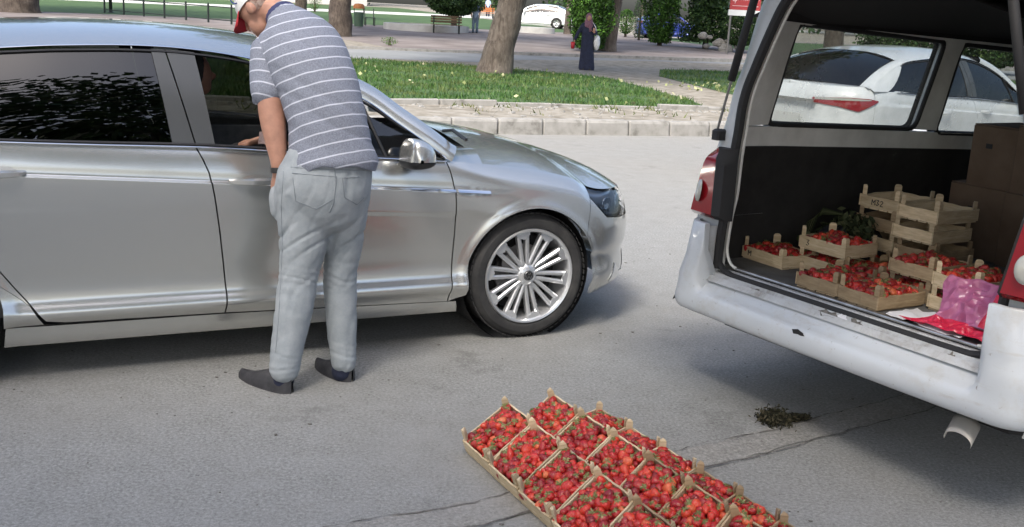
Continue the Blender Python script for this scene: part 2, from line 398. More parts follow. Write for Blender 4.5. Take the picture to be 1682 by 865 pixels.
# rubble in the dirt strip and pale cement smears
mb = MB(); rr = random.Random(3)
for i in range(420):
    a = rr.uniform(-9, 10); b = rr.choice([rr.uniform(.25, 2.2), rr.uniform(1.7, 2.2)]); p = KB(a, b, .2); s_ = rr.uniform(.01, .045)
    m3 = Matrix.Translation(p) @ Matrix.Rotation(rr.uniform(0, 6), 4, 'Z') @ Matrix.Rotation(rr.uniform(-.4, .4), 4, 'X')
    mb.cbox(-s_, s_*rr.uniform(.6, 1.6), -s_, s_, -.01, s_*.6, s_*.25, 0, m3)
tag(obj('rubble', mb, M['kerb']), 'loose stones and broken cement lying in the dirt behind the kerb', 'rubble', kind='stuff')
def ribbon(name, pts, w0, m, z, label, seed=1, jag=.3, mats=None):
    rr = random.Random(seed); mb = MB(); P = []
    for i in range(len(pts)-1):
        a, b = Vector(pts[i]), Vector(pts[i+1]); n = max(2, int((b-a).length/.035)); d = (b-a).normalized(); nn = Vector((-d.y, d.x, 0))
        for k in range(n):
            p = a+(b-a)*k/n; f = noise.noise(Vector((p.x*3, p.y*3, seed)))*.5
            w1 = w0*(1+jag*rr.uniform(-1, 1)+f*jag); w2 = w0*(1+jag*rr.uniform(-1, 1)-f*jag)
            off = nn*((noise.noise(Vector((p.x*2.1+9, p.y*2.1, seed)))*.03+noise.noise(Vector((p.x*14, p.y*14, seed)))*.010)*(1 if w0 > .02 else 1.3))
            P.append([(*(p+off-nn*w1/2).xy, z), (*(p+off+nn*w2/2).xy, z)])
    mb.grid(P, 0, True); return mb
seamline = [(-2.6, 2.2), (-.9, 2.98), (-.15, 3.36), (.40, 3.72), (.85, 4.02), (1.25, 4.30), (1.62, 4.56), (2.4, 5.1), (4.0, 6.1)]
seamline = [Vector((x, y, 0)) for x, y in seamline]
mb = ribbon('patch', seamline, .17, None, .004, '', 2, .10)
struct(obj('patched_trench', mb, M['asphalt_patch']), 'rough cement patched strip crossing the asphalt')
def offset(ls, o):
    out = []
    for i, p in enumerate(ls):
        d = (ls[min(i+1, len(ls)-1)]-ls[max(0, i-1)]).normalized(); out.append(p+Vector((-d.y, d.x, 0))*o)
    return out
mb = ribbon('c', offset(seamline, .088), .0045, None, .007, '', 5, 1.9); mb2 = ribbon('c', offset(seamline, -.09), .0055, None, .007, '', 8, .95)
mb.add(mb2.v, mb2.f)
struct(obj('asphalt_crack', mb, M['crack']), 'dark cracks along both sides of the patched strip')
mb = MB(); mb.grid([[(x, y, .0045) for x, y in (((1.62+.75*t), (3.36+.52*t-.3*t*t)-w_*(.5+.0*t)) for w_ in (0, 1))] for t in [k/12 for k in range(13)]], 0, False)
struct(obj('asphalt_overlay', mb, asphalt_mat('new_asphalt', (.19, .188, .178), (.2, .19, .17))), 'smoother asphalt overlay edge at the lower right')
# bits of dirt on the asphalt
mb = MB(); rr = random.Random(11)
for i in range(420):
    x = rr.uniform(-2.4, 2.6); y = rr.uniform(3.2, 8.5); s_ = rr.choice([.002, .002, .003, .003, .004, .005, .008])
    n = 6; a0 = rr.uniform(0, 6); mb.prism([(x+s_*rr.uniform(.5, 1.3)*cos(a0+k*pi/3), y+s_*rr.uniform(.5, 1.3)*sin(a0+k*pi/3)) for k in range(n)], .001, .001+s_*.4)
tag(obj('grit', mb, M['crack']), 'dark grit and crumbs scattered on the asphalt', 'grit', kind='stuff')
# leaves helper
def leaf_mesh(name, pts, size, m, seed=0, droop=0., elong=1.6, norms=None):
    rng = np.random.default_rng(seed); n = len(pts); P = np.asarray(pts, float)
    a = rng.normal(size=(n, 3)); a[:, 2] -= droop; a /= np.linalg.norm(a, axis=1)[:, None]
    b = rng.normal(size=(n, 3)); b -= (b*a).sum(1)[:, None]*a; b /= np.linalg.norm(b, axis=1)[:, None]
    s_ = (size*rng.uniform(.6, 1.3, n))[:, None]
    V = np.stack([P-a*s_*elong/2, P+b*s_/2, P+a*s_*elong/2, P-b*s_/2], 1).reshape(-1, 3)
    me = bpy.data.meshes.new(name); me.vertices.add(4*n); me.vertices.foreach_set('co', V.ravel())
    me.loops.add(4*n); me.loops.foreach_set('vertex_index', np.arange(4*n)); me.polygons.add(n)
    me.polygons.foreach_set('loop_start', np.arange(n)*4); me.polygons.foreach_set('loop_total', np.full(n, 4)); me.materials.append(m); me.update(calc_edges=True)
    return me
def tri_blades(name, base, h, wd, m, seed=0, lean=.35):
    rng = np.random.default_rng(seed); n = len(base); B = np.asarray(base, float); an = rng.uniform(0, 2*pi, n); hh = h*rng.uniform(.35, 1.25, n)*(1+.35*np.sin(B[:, 0]*2.3)*np.sin(B[:, 1]*1.9))
    d = np.stack([np.cos(an), np.sin(an), np.zeros(n)], 1)*wd/2; tl = np.stack([rng.normal(0, lean, n)*hh, rng.normal(0, lean, n)*hh, hh], 1)
    V = np.stack([B-d, B+d, B+tl], 1).reshape(-1, 3); me = bpy.data.meshes.new(name); me.vertices.add(3*n); me.vertices.foreach_set('co', V.ravel())
    me.loops.add(3*n); me.loops.foreach_set('vertex_index', np.arange(3*n)); me.polygons.add(n); me.polygons.foreach_set('loop_start', np.arange(n)*3); me.polygons.foreach_set('loop_total', np.full(n, 3)); me.materials.append(m); me.update(calc_edges=True); return me
def in_poly(a, b, poly):
    c = np.zeros(len(a), bool); n = len(poly)
    for i in range(n):
        x1, y1 = poly[i]; x2, y2 = poly[(i+1) % n]
        k = ((y1 > b) != (y2 > b)) & (a < (x2-x1)*(b-y1)/((y2-y1) or 1e-9)+x1); c ^= k
    return c
def kbw(a, b, z): return np.stack([KO.x+KD.x*a+KN.x*b, KO.y+KD.y*a+KN.y*b, np.full(len(a), z)], 1)
GP = [(-26, 2.42), (4.6, 2.42), (5.2, 3.1), (5.6, 4.3), (6.1, 6.6), (6.9, 10.8), (6.0, 12.8), (4.6, 14.2), (1.7, 16.3), (-26, 16.6)]
GP2 = [(7.6, 5.6), (8.3, 8.6), (9.2, 12.4), (11.4, 16.4), (30, 16.4), (30, 5.4)]
rng = np.random.default_rng(5)
for nm, gp, n, lab, sd in (('lawn', GP, 170000, 'bright green rough grass around the large leaning tree', 1), ('grass_patch', GP2, 60000, 'patch of green grass with bare dirt edge right of the dirt path', 2)):
    mb = MB(); mb.poly([KT(a, b, .008) for a, b in gp]); struct(obj('lawn_soil', mb, M['lawn']), 'soil under the '+('grass around the leaning tree' if sd == 1 else 'right hand grass patch'))
    a = rng.uniform(min(p[0] for p in gp), max(p[0] for p in gp), n); b = rng.uniform(2.4, 16.6, n); k = in_poly(a, b, gp); a, b = a[k], b[k]
    dens = np.sin(a*1.3)*np.sin(b*1.1+a*.4)+np.sin(a*3.1+b*2)+.8*np.sin(a*7.1+1)*np.sin(b*6.3); keep = rng.uniform(-2.2, 2.0, len(a)) < dens+.5-1.2*(b < 2.7); a, b = a[keep], b[keep]
    o = link('grass', tri_blades('grass', kbw(a, b, .2), .085, .024, M['grass'], sd)); tag(o, lab, 'grass', kind='stuff')
n = 150; a = rng.uniform(-10, 6.5, n); b = rng.uniform(2.5, 14, n); k = in_poly(a, b, GP); p = kbw(a[k], b[k], .26); p[:, 2] += rng.uniform(-.02, .04, len(p))
p2 = kbw(rng.uniform(7, 9.5, 60), rng.uniform(6.2, 9.5, 60), .25)
tag(link('fallen_leaves', leaf_mesh('fallen_leaves', np.concatenate([p, p2]), .075, M['fallen'], 4, elong=1.2)), 'pale fallen leaves scattered over the grass', 'leaves', kind='stuff')
n = 1500; a = rng.uniform(-6, 10, n); b = np.where(rng.random(n) < .6, rng.normal(2.1, .12, n), rng.normal(1.3, .35, n)); k = (np.sin(a*2.7)+np.sin(a*7.3+1)) > .5; p = kbw(a[k], b[k], .2)
tag(link('weeds', tri_blades('weeds', p, .10, .03, M['weed'], 9, .5)), 'dry weeds growing along the edging behind the kerb', 'weeds', kind='stuff')
# moss tuft on the asphalt
p = []; rr = np.random.default_rng(2)
for i in range(2600):
    t = rr.random(); c = np.array([1.20, 4.44, 0])+(np.array([.20, .05, 0])*max(0, t-.5)*1.6 if t > .5 else 0); s_ = .034 if t < .6 else .016*(1.6-t)
    q = rr.normal(size=3)*[s_*.9, s_*1.0, s_*.45]; p.append(c+q+[0, 0, .018]); p[-1][2] = abs(p[-1][2])
tag(link('withered_tuft', leaf_mesh('withered_tuft', p, .009, rnd_mat('tuft', [(0, (.012, .012, .008)), (.6, (.035, .034, .018)), (1, (.09, .075, .045))], .9), 2, elong=2.4)), 'dark withered clump of greens lying on the cracked asphalt', 'plant debris', kind='stuff')

# ------------------------------------------------------------------ trees and shrubs
def trunk_mesh(pts, rads, m, seed=0, n=14):
    mb = MB(); rr = random.Random(seed); P = [Vector(p) for p in pts]; fine = []; rf = []
    for i in range(len(P)-1):
        for k in range(5): t = k/5; fine.append(P[i].lerp(P[i+1], t)); rf.append(rads[i]*(1-t)+rads[i+1]*t)
    fine.append(P[-1]); rf.append(rads[-1])
    mb.tube(fine, rf, n)
    mb.v = [tuple(Vector(v)+(Vector(v)-fine[min(i//n, len(fine)-1)]).normalized()*rf[min(i//n, len(fine)-1)]*.16*noise.noise(Vector(v)*2.3+Vector((seed, 0, 0)))) for i, v in enumerate(mb.v)]
    return mb
def crown_pts(c, rad, n, seed, clumps=16):
    rng = np.random.default_rng(seed); cc = rng.normal(size=(clumps, 3)); cc /= np.linalg.norm(cc, axis=1)[:, None]; cc *= rng.uniform(.35, .85, clumps)[:, None]
    k = rng.integers(0, clumps, n); d = rng.normal(size=(n, 3)); d /= np.linalg.norm(d, axis=1)[:, None]; d *= (rng.random(n)**.45)[:, None]*.42
    return (cc[k]+d)*np.array(rad)+np.array(c)
def tree(base, r0, lean, hgt, crown_r, label, m='bark', leaf='leaf_dark', n=2600, lsize=.22, seed=0, crown_z=None, group=None, zk=.72):
    t = thing('tree', label, 'tree', base, 0, group)
    top = Vector((lean[0]*hgt, lean[1]*hgt, hgt)); mid = top*.45+Vector((.05*hgt*.3, 0, 0))
    mb = trunk_mesh([(0, 0, -.1), (top*.04), (top*.12), (top*.3), mid, top*.72, top], [r0*1.25, r0*1.08, r0*.95, r0*.82, r0*.68, r0*.5, r0*.25], m, seed)
    rr = random.Random(seed)
    for k in range(5):
        s_ = top*(.42+.1*k); a = rr.uniform(0, 6.28)+k*2.1; e = s_+Vector((cos(a), sin(a), .75))*crown_r*.75
        mb.tube([s_, s_.lerp(e, .5)+Vector((0, 0, .2)), e], [r0*.32, r0*.2, r0*.07], 7)
    obj('trunk', mb, M[m], t, True)
    cz = crown_z or hgt
    link('crown', leaf_mesh('crown', crown_pts((top.x, top.y, cz), (crown_r, crown_r, crown_r*zk), n, seed), lsize, M[leaf], seed), t)
    return t
# big leaning tree on the grass
b = at(810, 121); tree(b, .385, (.215, .05), 8, 7.0, 'thick leaning pale barked tree standing on the grass', n=11000, lsize=.34, seed=1, crown_z=10.2)
b = at(996, 84); tree(b, .36, (.10, 0), 9, 7.0, 'grey trunked tree beside the woman with its roots showing', n=8000, lsize=.36, seed=2, crown_z=11)
b = at(557, 59); tree(b, .50, (.03, 0), 10, 7.5, 'thick dark trunked tree behind the bending man', 'bark_dark', n=8000, lsize=.38, seed=3, crown_z=12)
b = at(494, 30); tree(b, .36, (.02, 0), 9, 3, 'thin dark trunked tree far behind the bending man', 'bark_dark', n=1500, seed=4, crown_z=10)
b = at(30, 20); tree(b, .9, (0, 0), 11, 8, 'wide brown trunk above the left end of the car roof', 'bark_dark', n=6000, lsize=.4, seed=5, crown_z=13)
b = at(932, 56); tree(b, .2, (.0, 0), 8, 2.5, 'slender pale trunk left of the columnar conifer', 'bark', n=1200, seed=6, crown_z=9)
b = at(1052, 52); tree(b, .22, (.03, 0), 9, 3, 'slender grey trunk between the two columnar conifers', 'bark', n=1500, seed=8, crown_z=10)
def shrub(px, py, wpx, hpx, kind, label, leaf, n, cat='shrub', seed=0, name='shrub', stem=.12):
    b = at(px, py); s_ = scale_at(b); W_ = wpx/s_; H_ = hpx/s_; t = thing(name, label, cat, b)
    rng = np.random.default_rng(seed); u = rng.random(n); an = rng.uniform(0, 2*pi, n); rr = rng.random(n)**.35
    if kind == 'column': prof = np.minimum(1, .55+1.6*u)*np.sqrt(np.clip(1-u**3.2, 0, 1))
    elif kind == 'round': prof = np.sqrt(np.clip(1-(2*u-1)**2, 0, 1))
    else: prof = (1-u)**.8
    lump = 1+.16*np.sin(an*5+u*9+seed)+.12*np.sin(an*3-u*17)
    r_ = W_/2*prof*rr*lump; z = H_*(stem+(1-stem)*u)
    P = np.stack([r_*np.cos(an), r_*np.sin(an), z], 1)
    mb = MB(); mb.tube([(0, 0, -.05), (0, 0, H_*.5), (0, 0, H_*.85)], [W_*.05+.03, W_*.04+.02, .02], 8); obj('trunk', mb, M['bark_dark'], t)
    link('foliage', leaf_mesh('foliage', P, max(.03, W_*.036), M[leaf], seed, elong=2.2 if kind != 'round' else 1.6), t)
    return t
shrub(967, 85, 76, 190, 'column', 'tall columnar conifer right behind the robed woman', 'leaf_thuja', 16000, 'conifer', 1, 'columnar_conifer', .03)
shrub(1083, 75, 60, 170, 'column', 'tall bright columnar conifer left of the blue car', 'leaf_thuja', 14000, 'conifer', 2, 'columnar_conifer', .03)
shrub(1027, 61, 28, 45, 'round', 'small round clipped conifer between the trunks', 'leaf_thuja', 5000, 'shrub', 3)
shrub(1158, 80, 80, 210, 'cone', 'broad dark spruce right of the blue car', 'leaf_dark', 16000, 'conifer', 4, 'spruce', .05)
shrub(1214, 86, 60, 75, 'round', 'dark shrub below the red sign', 'leaf_dark', 8000, 'shrub', 5)
shrub(745, 52, 90, 75, 'round', 'dark leafy bush tree above the wooden bench', 'leaf_dark', 9000, 'shrub', 6, stem=.35)
shrub(517, 20, 22, 30, 'round', 'yellow green bush on the far lawn', 'leaf_mid', 1500, 'shrub', 7)
shrub(1049, 66, 26, 70, 'column', 'narrow dark shrub between the round conifer and the bright column', 'leaf_dark', 3000, 'shrub', 15, stem=.05)
b = at(1362, 128); tree(b, .34, (.0, 0), 8, 3.6, 'grey trunk seen through the left end of the large van window', n=2400, seed=31, crown_z=9)
shrub(1450, 112, 90, 80, 'round', 'dark shrub seen through the van window above the white saloon roof', 'leaf_dark', 5000, 'shrub', 32)
shrub(1530, 116, 100, 85, 'round', 'dark shrub right of centre behind the van window', 'leaf_dark', 5000, 'shrub', 33)
shrub(1625, 122, 110, 85, 'round', 'dark shrub seen through the second van window', 'leaf_dark', 5000, 'shrub', 34)
shrub(640, 75, 30, 14, 'round', 'low weed tuft at the foot of the dark trunk', 'leaf_mid', 300, 'shrub', 9)
# far planting that closes the view
rng = np.random.default_rng(12); P = []
for i in range(170):
    a = rng.uniform(-20, 150); b = rng.uniform(104, 135) if a < 50 else rng.uniform(60, 110); c = KT(a, b); s_ = rng.uniform(2.2, 4.2); h = rng.uniform(1.5, 16)
    P.append(rng.normal(size=(420, 3))*[s_*.5, s_*.5, s_*.42]+[c.x, c.y, c.z+h])
P = np.concatenate(P); P = P[P[:, 2] > T(100)]
tag(link('far_trees', leaf_mesh('far_trees', P, .42, M['leaf_dark'], 8)), 'mass of dark trees and shrubs closing the back of the park', 'trees', kind='stuff')
P = []
for i in range(110):
    a = rng.uniform(-110, -5); b = rng.uniform(112, 140); c = KT(a, b); s_ = rng.uniform(2.2, 4.2); h = rng.uniform(3, 20)
    P.append(rng.normal(size=(350, 3))*[s_*.5, s_*.5, s_*.42]+[c.x, c.y, c.z+h])
tag(link('far_trees', leaf_mesh('far_trees', np.concatenate(P), .42, M['leaf_dark'], 9)), 'row of far trees behind the lawns at the left', 'trees', kind='stuff')
# pale building behind the lawns
bp = KT(12, 106); bl = thing('building', 'long low pale building far behind the white car', 'building', bp, KA)
M['wall_pale'] = ncol('pale_wall', [(.3, (.45, .45, .43)), (.7, (.58, .58, .55))], .8, rough=.9)
mb = MB(); mb.box(-34, 10, 0, 12, -.5, 4.2); obj('wall', mb, M['wall_pale'], bl)
mb = MB(); mb.box(-34.5, 10.5, -.6, 12.5, 4.203, 4.6); obj('roof', mb, M['kerb'], bl)
mb = MB(); mb.box(0, 2.2, -.06, -.003, .9, 2.6); wme = mb.mesh('window', mat('dark_window', (.04, .05, .06), .15))
for i in range(13): link('window', wme, bl, (-32+i*3.2, 0, 0))
# trees standing behind the camera, seen in the car's glass
for i, (x, y, s_) in enumerate(((-5.5, -4.5, 4.6), (-.5, -8, 5.0), (6.5, -7, 4.6), (-12, -5, 5.0))):
    tree(Vector((x, y, 0)), .26, (.02, 0), 8.5, s_, ['street tree reflected in the rear window of the silver car, nearest', 'street tree behind the camera, second from the left', 'street tree behind the camera near the van', 'street tree behind the camera, leftmost'][i], n=6500, lsize=.25, seed=20+i, crown_z=9.6, zk=1.15)
# ------------------------------------------------------------------ cars
def curve(keys):
    xs = np.array([k[0] for k in keys], float); ys = np.array([k[1] for k in keys], float)
    h = np.diff(xs); d = np.diff(ys)/h; m = np.zeros(len(xs)); m[0] = d[0]; m[-1] = d[-1]
    for i in range(1, len(xs)-1): m[i] = 0 if d[i-1]*d[i] <= 0 else 2*d[i-1]*d[i]/(d[i-1]+d[i])
    xs_, ys_, m_ = xs.tolist(), ys.tolist(), m.tolist()
    from bisect import bisect_right
    def f(x):
        if x <= xs_[0]: return ys_[0]
        if x >= xs_[-1]: return ys_[-1]
        i = bisect_right(xs_, x)-1; H = xs_[i+1]-xs_[i]; t = (x-xs_[i])/H
        return (1+2*t)*(1-t)**2*ys_[i]+t*(1-t)**2*H*m_[i]+t*t*(3-2*t)*ys_[i+1]+t*t*(t-1)*H*m_[i+1]
    return f
def sstep(a, b, x): t = max(0, min(1, (x-a)/(b-a))); return t*t*(3-2*t)
def resample(pts, n, by='len', tv=None):
    P = np.array(pts, float)
    if by == 'len':
        d = np.r_[0, np.cumsum(np.linalg.norm(np.diff(P, axis=0), axis=1))]
    elif by == 'u': d = np.abs(P[:, 0]-P[0, 0])
    else: d = np.abs(P[:, 1]-P[0, 1])
    d = d/d[-1]; t = np.linspace(0, 1, n) if tv is None else tv
    return np.stack([np.interp(t, d, P[:, 0]), np.interp(t, d, P[:, 1])], 1)
def tfi(left, right, bottom, top, nu, nv, by='u', byl='z', tv=None):
    B = resample(bottom, nu, by); Tt = resample(top, nu, by); Lf = resample(left, nv, byl, tv); Rt = resample(right, nv, byl, tv)
    s = np.linspace(0, 1, nu)[:, None, None]; t = (np.linspace(0, 1, nv) if tv is None else tv)[None, :, None]
    return (1-t)*B[:, None]+t*Tt[:, None]+(1-s)*Lf[None]+s*Rt[None]-((1-s)*(1-t)*B[0]+s*(1-t)*B[-1]+(1-s)*t*Tt[0]+s*t*Tt[-1])
def arc(cx, cz, r, a0, a1, n=24): return [(cx+r*cos(R(a0+(a1-a0)*i/n)), cz+r*sin(R(a0+(a1-a0)*i/n))) for i in range(n+1)]

class Sedan:
    def __init__(s, WB=2.93, hw=.916, xf=.87, cf=.62, nf=2.4, xr=-3.98, cr=.55, nr=2.9, arch=.378, wz=.343):
        s.WB, s.hw, s.arch, s.wz = WB, hw, arch, wz
        t = np.linspace(0, pi/2, 200)
        F = [(xf-cf+cf*sin(a)**(2/nf), hw*cos(a)**(2/nf)) for a in t]; s.uf0 = xf-cf
        B_ = [(xr+cr-cr*sin(a)**(2/nr), hw*cos(a)**(2/nr)) for a in t]; s.ur0 = xr+cr
        F = np.array(F); B_ = np.array(B_)
        uf = s.uf0+np.r_[0, np.cumsum(np.linalg.norm(np.diff(F, axis=0), axis=1))]; ub = s.ur0-np.r_[0, np.cumsum(np.linalg.norm(np.diff(B_, axis=0), axis=1))]
        s.U = np.r_[ub[::-1], uf]; s.PX = np.r_[B_[::-1, 0], F[:, 0]]; s.PY = np.r_[B_[::-1, 1], F[:, 1]]
        s.uend, s.ustart = uf[-1], ub[-1]
        s.belt = curve([(-4.0, 1.13), (-3.4, 1.125), (-3.0, 1.10), (-2.52, 1.077), (-2.166, 1.064), (-1.722, 1.051), (-1.456, 1.035), (-.863, .991), (-.49, .969)])
        s.railz = curve([(-3.62, 1.15), (-3.4, 1.24), (-3.1, 1.365), (-2.8, 1.43), (-2.5, 1.455), (-2.26, 1.473), (-1.95, 1.483), (-1.83, 1.481), (-1.67, 1.47), (-1.477, 1.445), (-1.2, 1.378), (-.888, 1.254), (-.748, 1.156), (-.602, 1.056), (-.492, .975)])
        s.railw = curve([(-3.62, .10), (-3.1, .19), (-2.7, .225), (-1.5, .225), (-1.2, .21), (-.888, .17), (-.748, .12), (-.602, .07), (-.492, .05)])
        s.roofz = curve([(-3.0, 1.51), (-2.5, 1.562), (-2.0, 1.578), (-1.64, 1.568), (-1.35, 1.53), (-1.25, 1.51)])
        s.low = curve([(.10, .11), (.17, .075), (.20, .058), (.262, .04), (.285, .022), (.315, .004), (.335, .008), (.375, .030), (.44, .036), (.55, .026), (.68, .012), (.78, .004)])
        s.up = curve([(-.12, .003), (-.012, 0), (0, .0), (.009, .016), (.02, .020), (.05, .024), (.09, .034), (.13, .05), (.2, .09)])
        s.fen = curve([(0, .105), (.01, .085), (.03, .056), (.06, .030), (.1, .013), (.16, .003), (.25, 0), (.4, .012), (.6, .05)])
        s.bum = curve([(.15, .16), (.2, .09), (.26, .03), (.33, .012), (.42, .02), (.5, .002), (.58, 0), (.64, .010), (.7, .028), (.76, .06), (.80, .10)])
        s.rea = curve([(.15, .14), (.22, .06), (.3, .012), (.45, 0), (.6, .0), (.62, .03), (.8, .028), (.95, .035), (1.05, .055), (1.10, .085), (1.13, .12)])
        s.Tz = curve([(-.52, .972), (-.3, .948), (-.1, .925), (.1, .895), (.28, .852), (.36, .815), (.5, .790), (.8, .778), (s.uend, .765)])
        s.hoodc = curve([(-.45, 1.085), (-.2, 1.062), (0, 1.032), (.2, .99), (.36, .945), (.55, .885), (.70, .825), (.80, .76)])
        s.trz = lambda u: 1.125-.02*sstep(-3.6, s.ustart, u)
    def crease(s, u): return .806+(-.27-min(u, -.27))*.058
    def inset(s, u, z):
        c = s.crease(u); d = s.low(z) if z < c-.12 else s.up(z-c)
        if u > -.5:
            k = sstep(-.5, -.05, u); d = d*(1-k)+k*(s.fen(s.Tz(u)-z) if z > .45 else s.fen(s.Tz(u)-.45)*.7+s.low(z)*.6)
        if u > .25: k = sstep(.25, .6, u); d = d*(1-k)+k*s.bum(z)
        if u < -3.2: k = sstep(-3.2, -3.7, u); d = d*(1-k)+k*s.rea(z)
        for cx in (0, -s.WB):
            r = math.hypot(u-cx, z-s.wz)
            if r < .6: d -= .016*math.exp(-((r-s.arch)/.035)**2)
        return d
    def plan(s, u):
        x = float(np.interp(u, s.U, s.PX)); y = float(np.interp(u, s.U, s.PY))
        if s.ur0 < u < s.uf0: return u, s.hw, 0., 1.
        e = .02; dx = float(np.interp(u+e, s.U, s.PX)-np.interp(u-e, s.U, s.PX)); dy = float(np.interp(u+e, s.U, s.PY)-np.interp(u-e, s.U, s.PY))
        l = math.hypot(dx, dy) or 1; nx, ny = -dy/l, dx/l
        if nx*x < 0 and abs(ny) < .5 and False: nx, ny = -nx, -ny
        return x, y, nx, abs(ny)
    def surf(s, u, z, off=0.):
        x, y, nx, ny = s.plan(u); d = s.inset(u, z)-off
        nx = abs(nx) if u > 0 else -abs(nx)
        if s.ur0 < u < s.uf0: nx = 0
        return Vector((x-nx*d, max(0, y-ny*d), z))
    def gh(s, x, t, off=0.):
        b = Vector((x, s.hw-.05, s.belt(x)-.004)); r = Vector((x, s.hw-s.railw(x), max(s.railz(x), s.belt(x)+.004)))
        p = b.lerp(r, t); h = r.z-b.z; p.y += .05*h*sin(pi*t)+off*.9; p.z += off*.3; return p
    # a panel with folded edges on either flank (sd = -1 right, +1 left)
    def skin(s, f, G_, sd, fold=.018, off=0.):
        P = [[f(a, b, off) for a, b in row] for row in G_]
        mb = MB(); Q = [[Vector((p.x, p.y*sd, p.z)) for p in r] for r in P]; mb.grid(Q, 0, sd > 0)
        if fold:
            ring = [Q[i][0] for i in range(len(Q))]+[Q[-1][j] for j in range(1, len(Q[0]))]+[Q[i][-1] for i in range(len(Q)-2, -1, -1)]+[Q[0][j] for j in range(len(Q[0])-2, 0, -1)]
            c = sum(ring, Vector())/len(ring); inn = []
            for p in ring:
                q = p.copy(); q.y -= sd*fold; q.x -= (.3*fold if p.x > .3 else (-.3*fold if p.x < -3.3 else 0)); inn.append(q)
            n = len(ring); mb.add(ring+inn, [((i+1) % n, i, n+i, n+(i+1) % n) if sd < 0 else (i, (i+1) % n, n+(i+1) % n, n+i) for i in range(n)])
        return mb
def G_(*a, **k): return tfi(*a, **k)

def rim_parts(r_rim=.24, style='fine'):
    out = []
    # axis along local Y (outside = -Y)
    RY = Matrix.Rotation(pi/2, 4, 'X')       # z -> -y
    t = MB(); R0 = .343; w = .112
    prof = [(r_rim+.002, w-.012), (r_rim+.014, w+.002), (.285, w+.006), (.308, w+.004), (.326, w-.010), (.338, w-.032), (.343, w-.05), (.343, -w+.04), (.33, -w+.01), (.30, -w), (r_rim, -w+.01)]
    t.lathe(prof, 64, 0, RY)
    for i in range(64):                        # tread blocks at the shoulder
        a = 2*pi*i/64; m3 = Matrix.Rotation(a, 4, 'Y')
        for z0 in (-.096, .052): t.box(.3395, .3448, z0+.0, z0+.04, -.0115, .0115, 0, m3)
    out.append(('tyre', t, 'tyre'))
    b = MB(); b.lathe([(r_rim+.006, w-.006), (r_rim, w+.004), (r_rim-.010, w-.0), (r_rim-.016, w-.012), (r_rim-.022, w-.05), (r_rim-.03, -w+.02)], 64, 0, RY); out.append(('rim', b, 'alloy'))
    sp = MB(); ns = 10 if style == 'fine' else 5
    for k in range(ns):
        a = 2*pi*k/ns+.12; m3 = Matrix.Rotation(a, 4, 'Y')
        for sgn in (-1, 1):
            w1, w2 = (.0105, .0125) if style == 'fine' else (.018, .022); o1, o2 = (.013, .0265) if style == 'fine' else (.02, .05)
            P = []
            for q in range(7):
                f = q/6; rr = .045+(r_rim-.058+.004)*f; o = sgn*(o1+(o2-o1)*f); ww = w1+(w2-w1)*f; y = -(w-.034+.022*f**1.5)
                P.append([(rr, y+.03, o-ww), (rr, y+.005, o-ww), (rr, y-.002, o-ww*.45), (rr, y-.002, o+ww*.45), (rr, y+.005, o+ww), (rr, y+.03, o+ww)])
            P = [[m3 @ Vector(p) for p in row] for row in P]; sp.grid(P, 0, False)
        # root web that ties the pair together near the lip
        sp.prism([(r_rim-.032, -.038), (r_rim-.010, -.040), (r_rim-.010, .040), (r_rim-.032, .038), (r_rim-.052, .0)], w-.020, w-.012, 0, m3 @ Matrix.Rotation(pi/2, 4, 'X'))
    sp.lathe([(0, w-.02), (.03, w-.02), (.052, w-.03), (.062, w-.045), (.07, w-.07)], 32, 0, RY)
    for k in range(5):
        a = 2*pi*k/5+.3; sp.lathe([(0, w-.022), (.007, w-.024), (.009, w-.04)], 6, 0, Matrix.Translation((.044*cos(a), 0, .044*sin(a))) @ RY)
    out.append(('spokes', sp, 'alloy'))
    c = MB(); c.lathe([(0, w-.012), (.024, w-.012), (.028, w-.018)], 32, 0, RY); out.append(('hub_cap', c, 'black'))
    e = MB(); y = -(w-.010)
    e.lathe([(.0225, w-.0115), (.0225, w-.0095), (.0255, w-.0095), (.0255, w-.0115)], 32, 0, RY)
    def stroke(pts):
        for (x1, z1), (x2, z2) in zip(pts[:-1], pts[1:]): e.bar((x1, y, z1), (x2, y, z2), .0036, .0024, (0, 1, 0))
    stroke([(-.010, .020), (-.0005, .004), (.010, .020)]); stroke([(-.020, .008), (-.010, -.018), (0, -.001), (.010, -.018), (.020, .008)])
    out.append(('emblem', e, 'chrome'))
    d = MB(); d.lathe([(.07, .0), (.155, .0), (.158, -.012), (.07, -.012)], 40, 0, RY); d.box(-.14, -.06, -.05, .02, .02, .11); out.append(('brake_disc', d, 'steel'))
    bk = MB(); bk.lathe([(0, -.03), (.215, -.03)], 40, 0, RY); out.append(('wheel_back', bk, 'dark_int'))
    return out
WHEELS = {}
def add_wheel(parent, loc, side, style='fine', cap=True):
    if style not in WHEELS:
        WHEELS[style] = [(n, mb.mesh(n, M[m], True, 32)) for n, mb, m in rim_parts(.256 if style == 'fine' else .215, style)]
    wroot = link('wheel', None, parent, loc)
    if side > 0: wroot.rotation_euler = (0, 0, pi)
    for n, me in WHEELS[style]:
        if n == 'emblem' and style != 'fine': continue
        link(n, me, wroot)
    return wroot

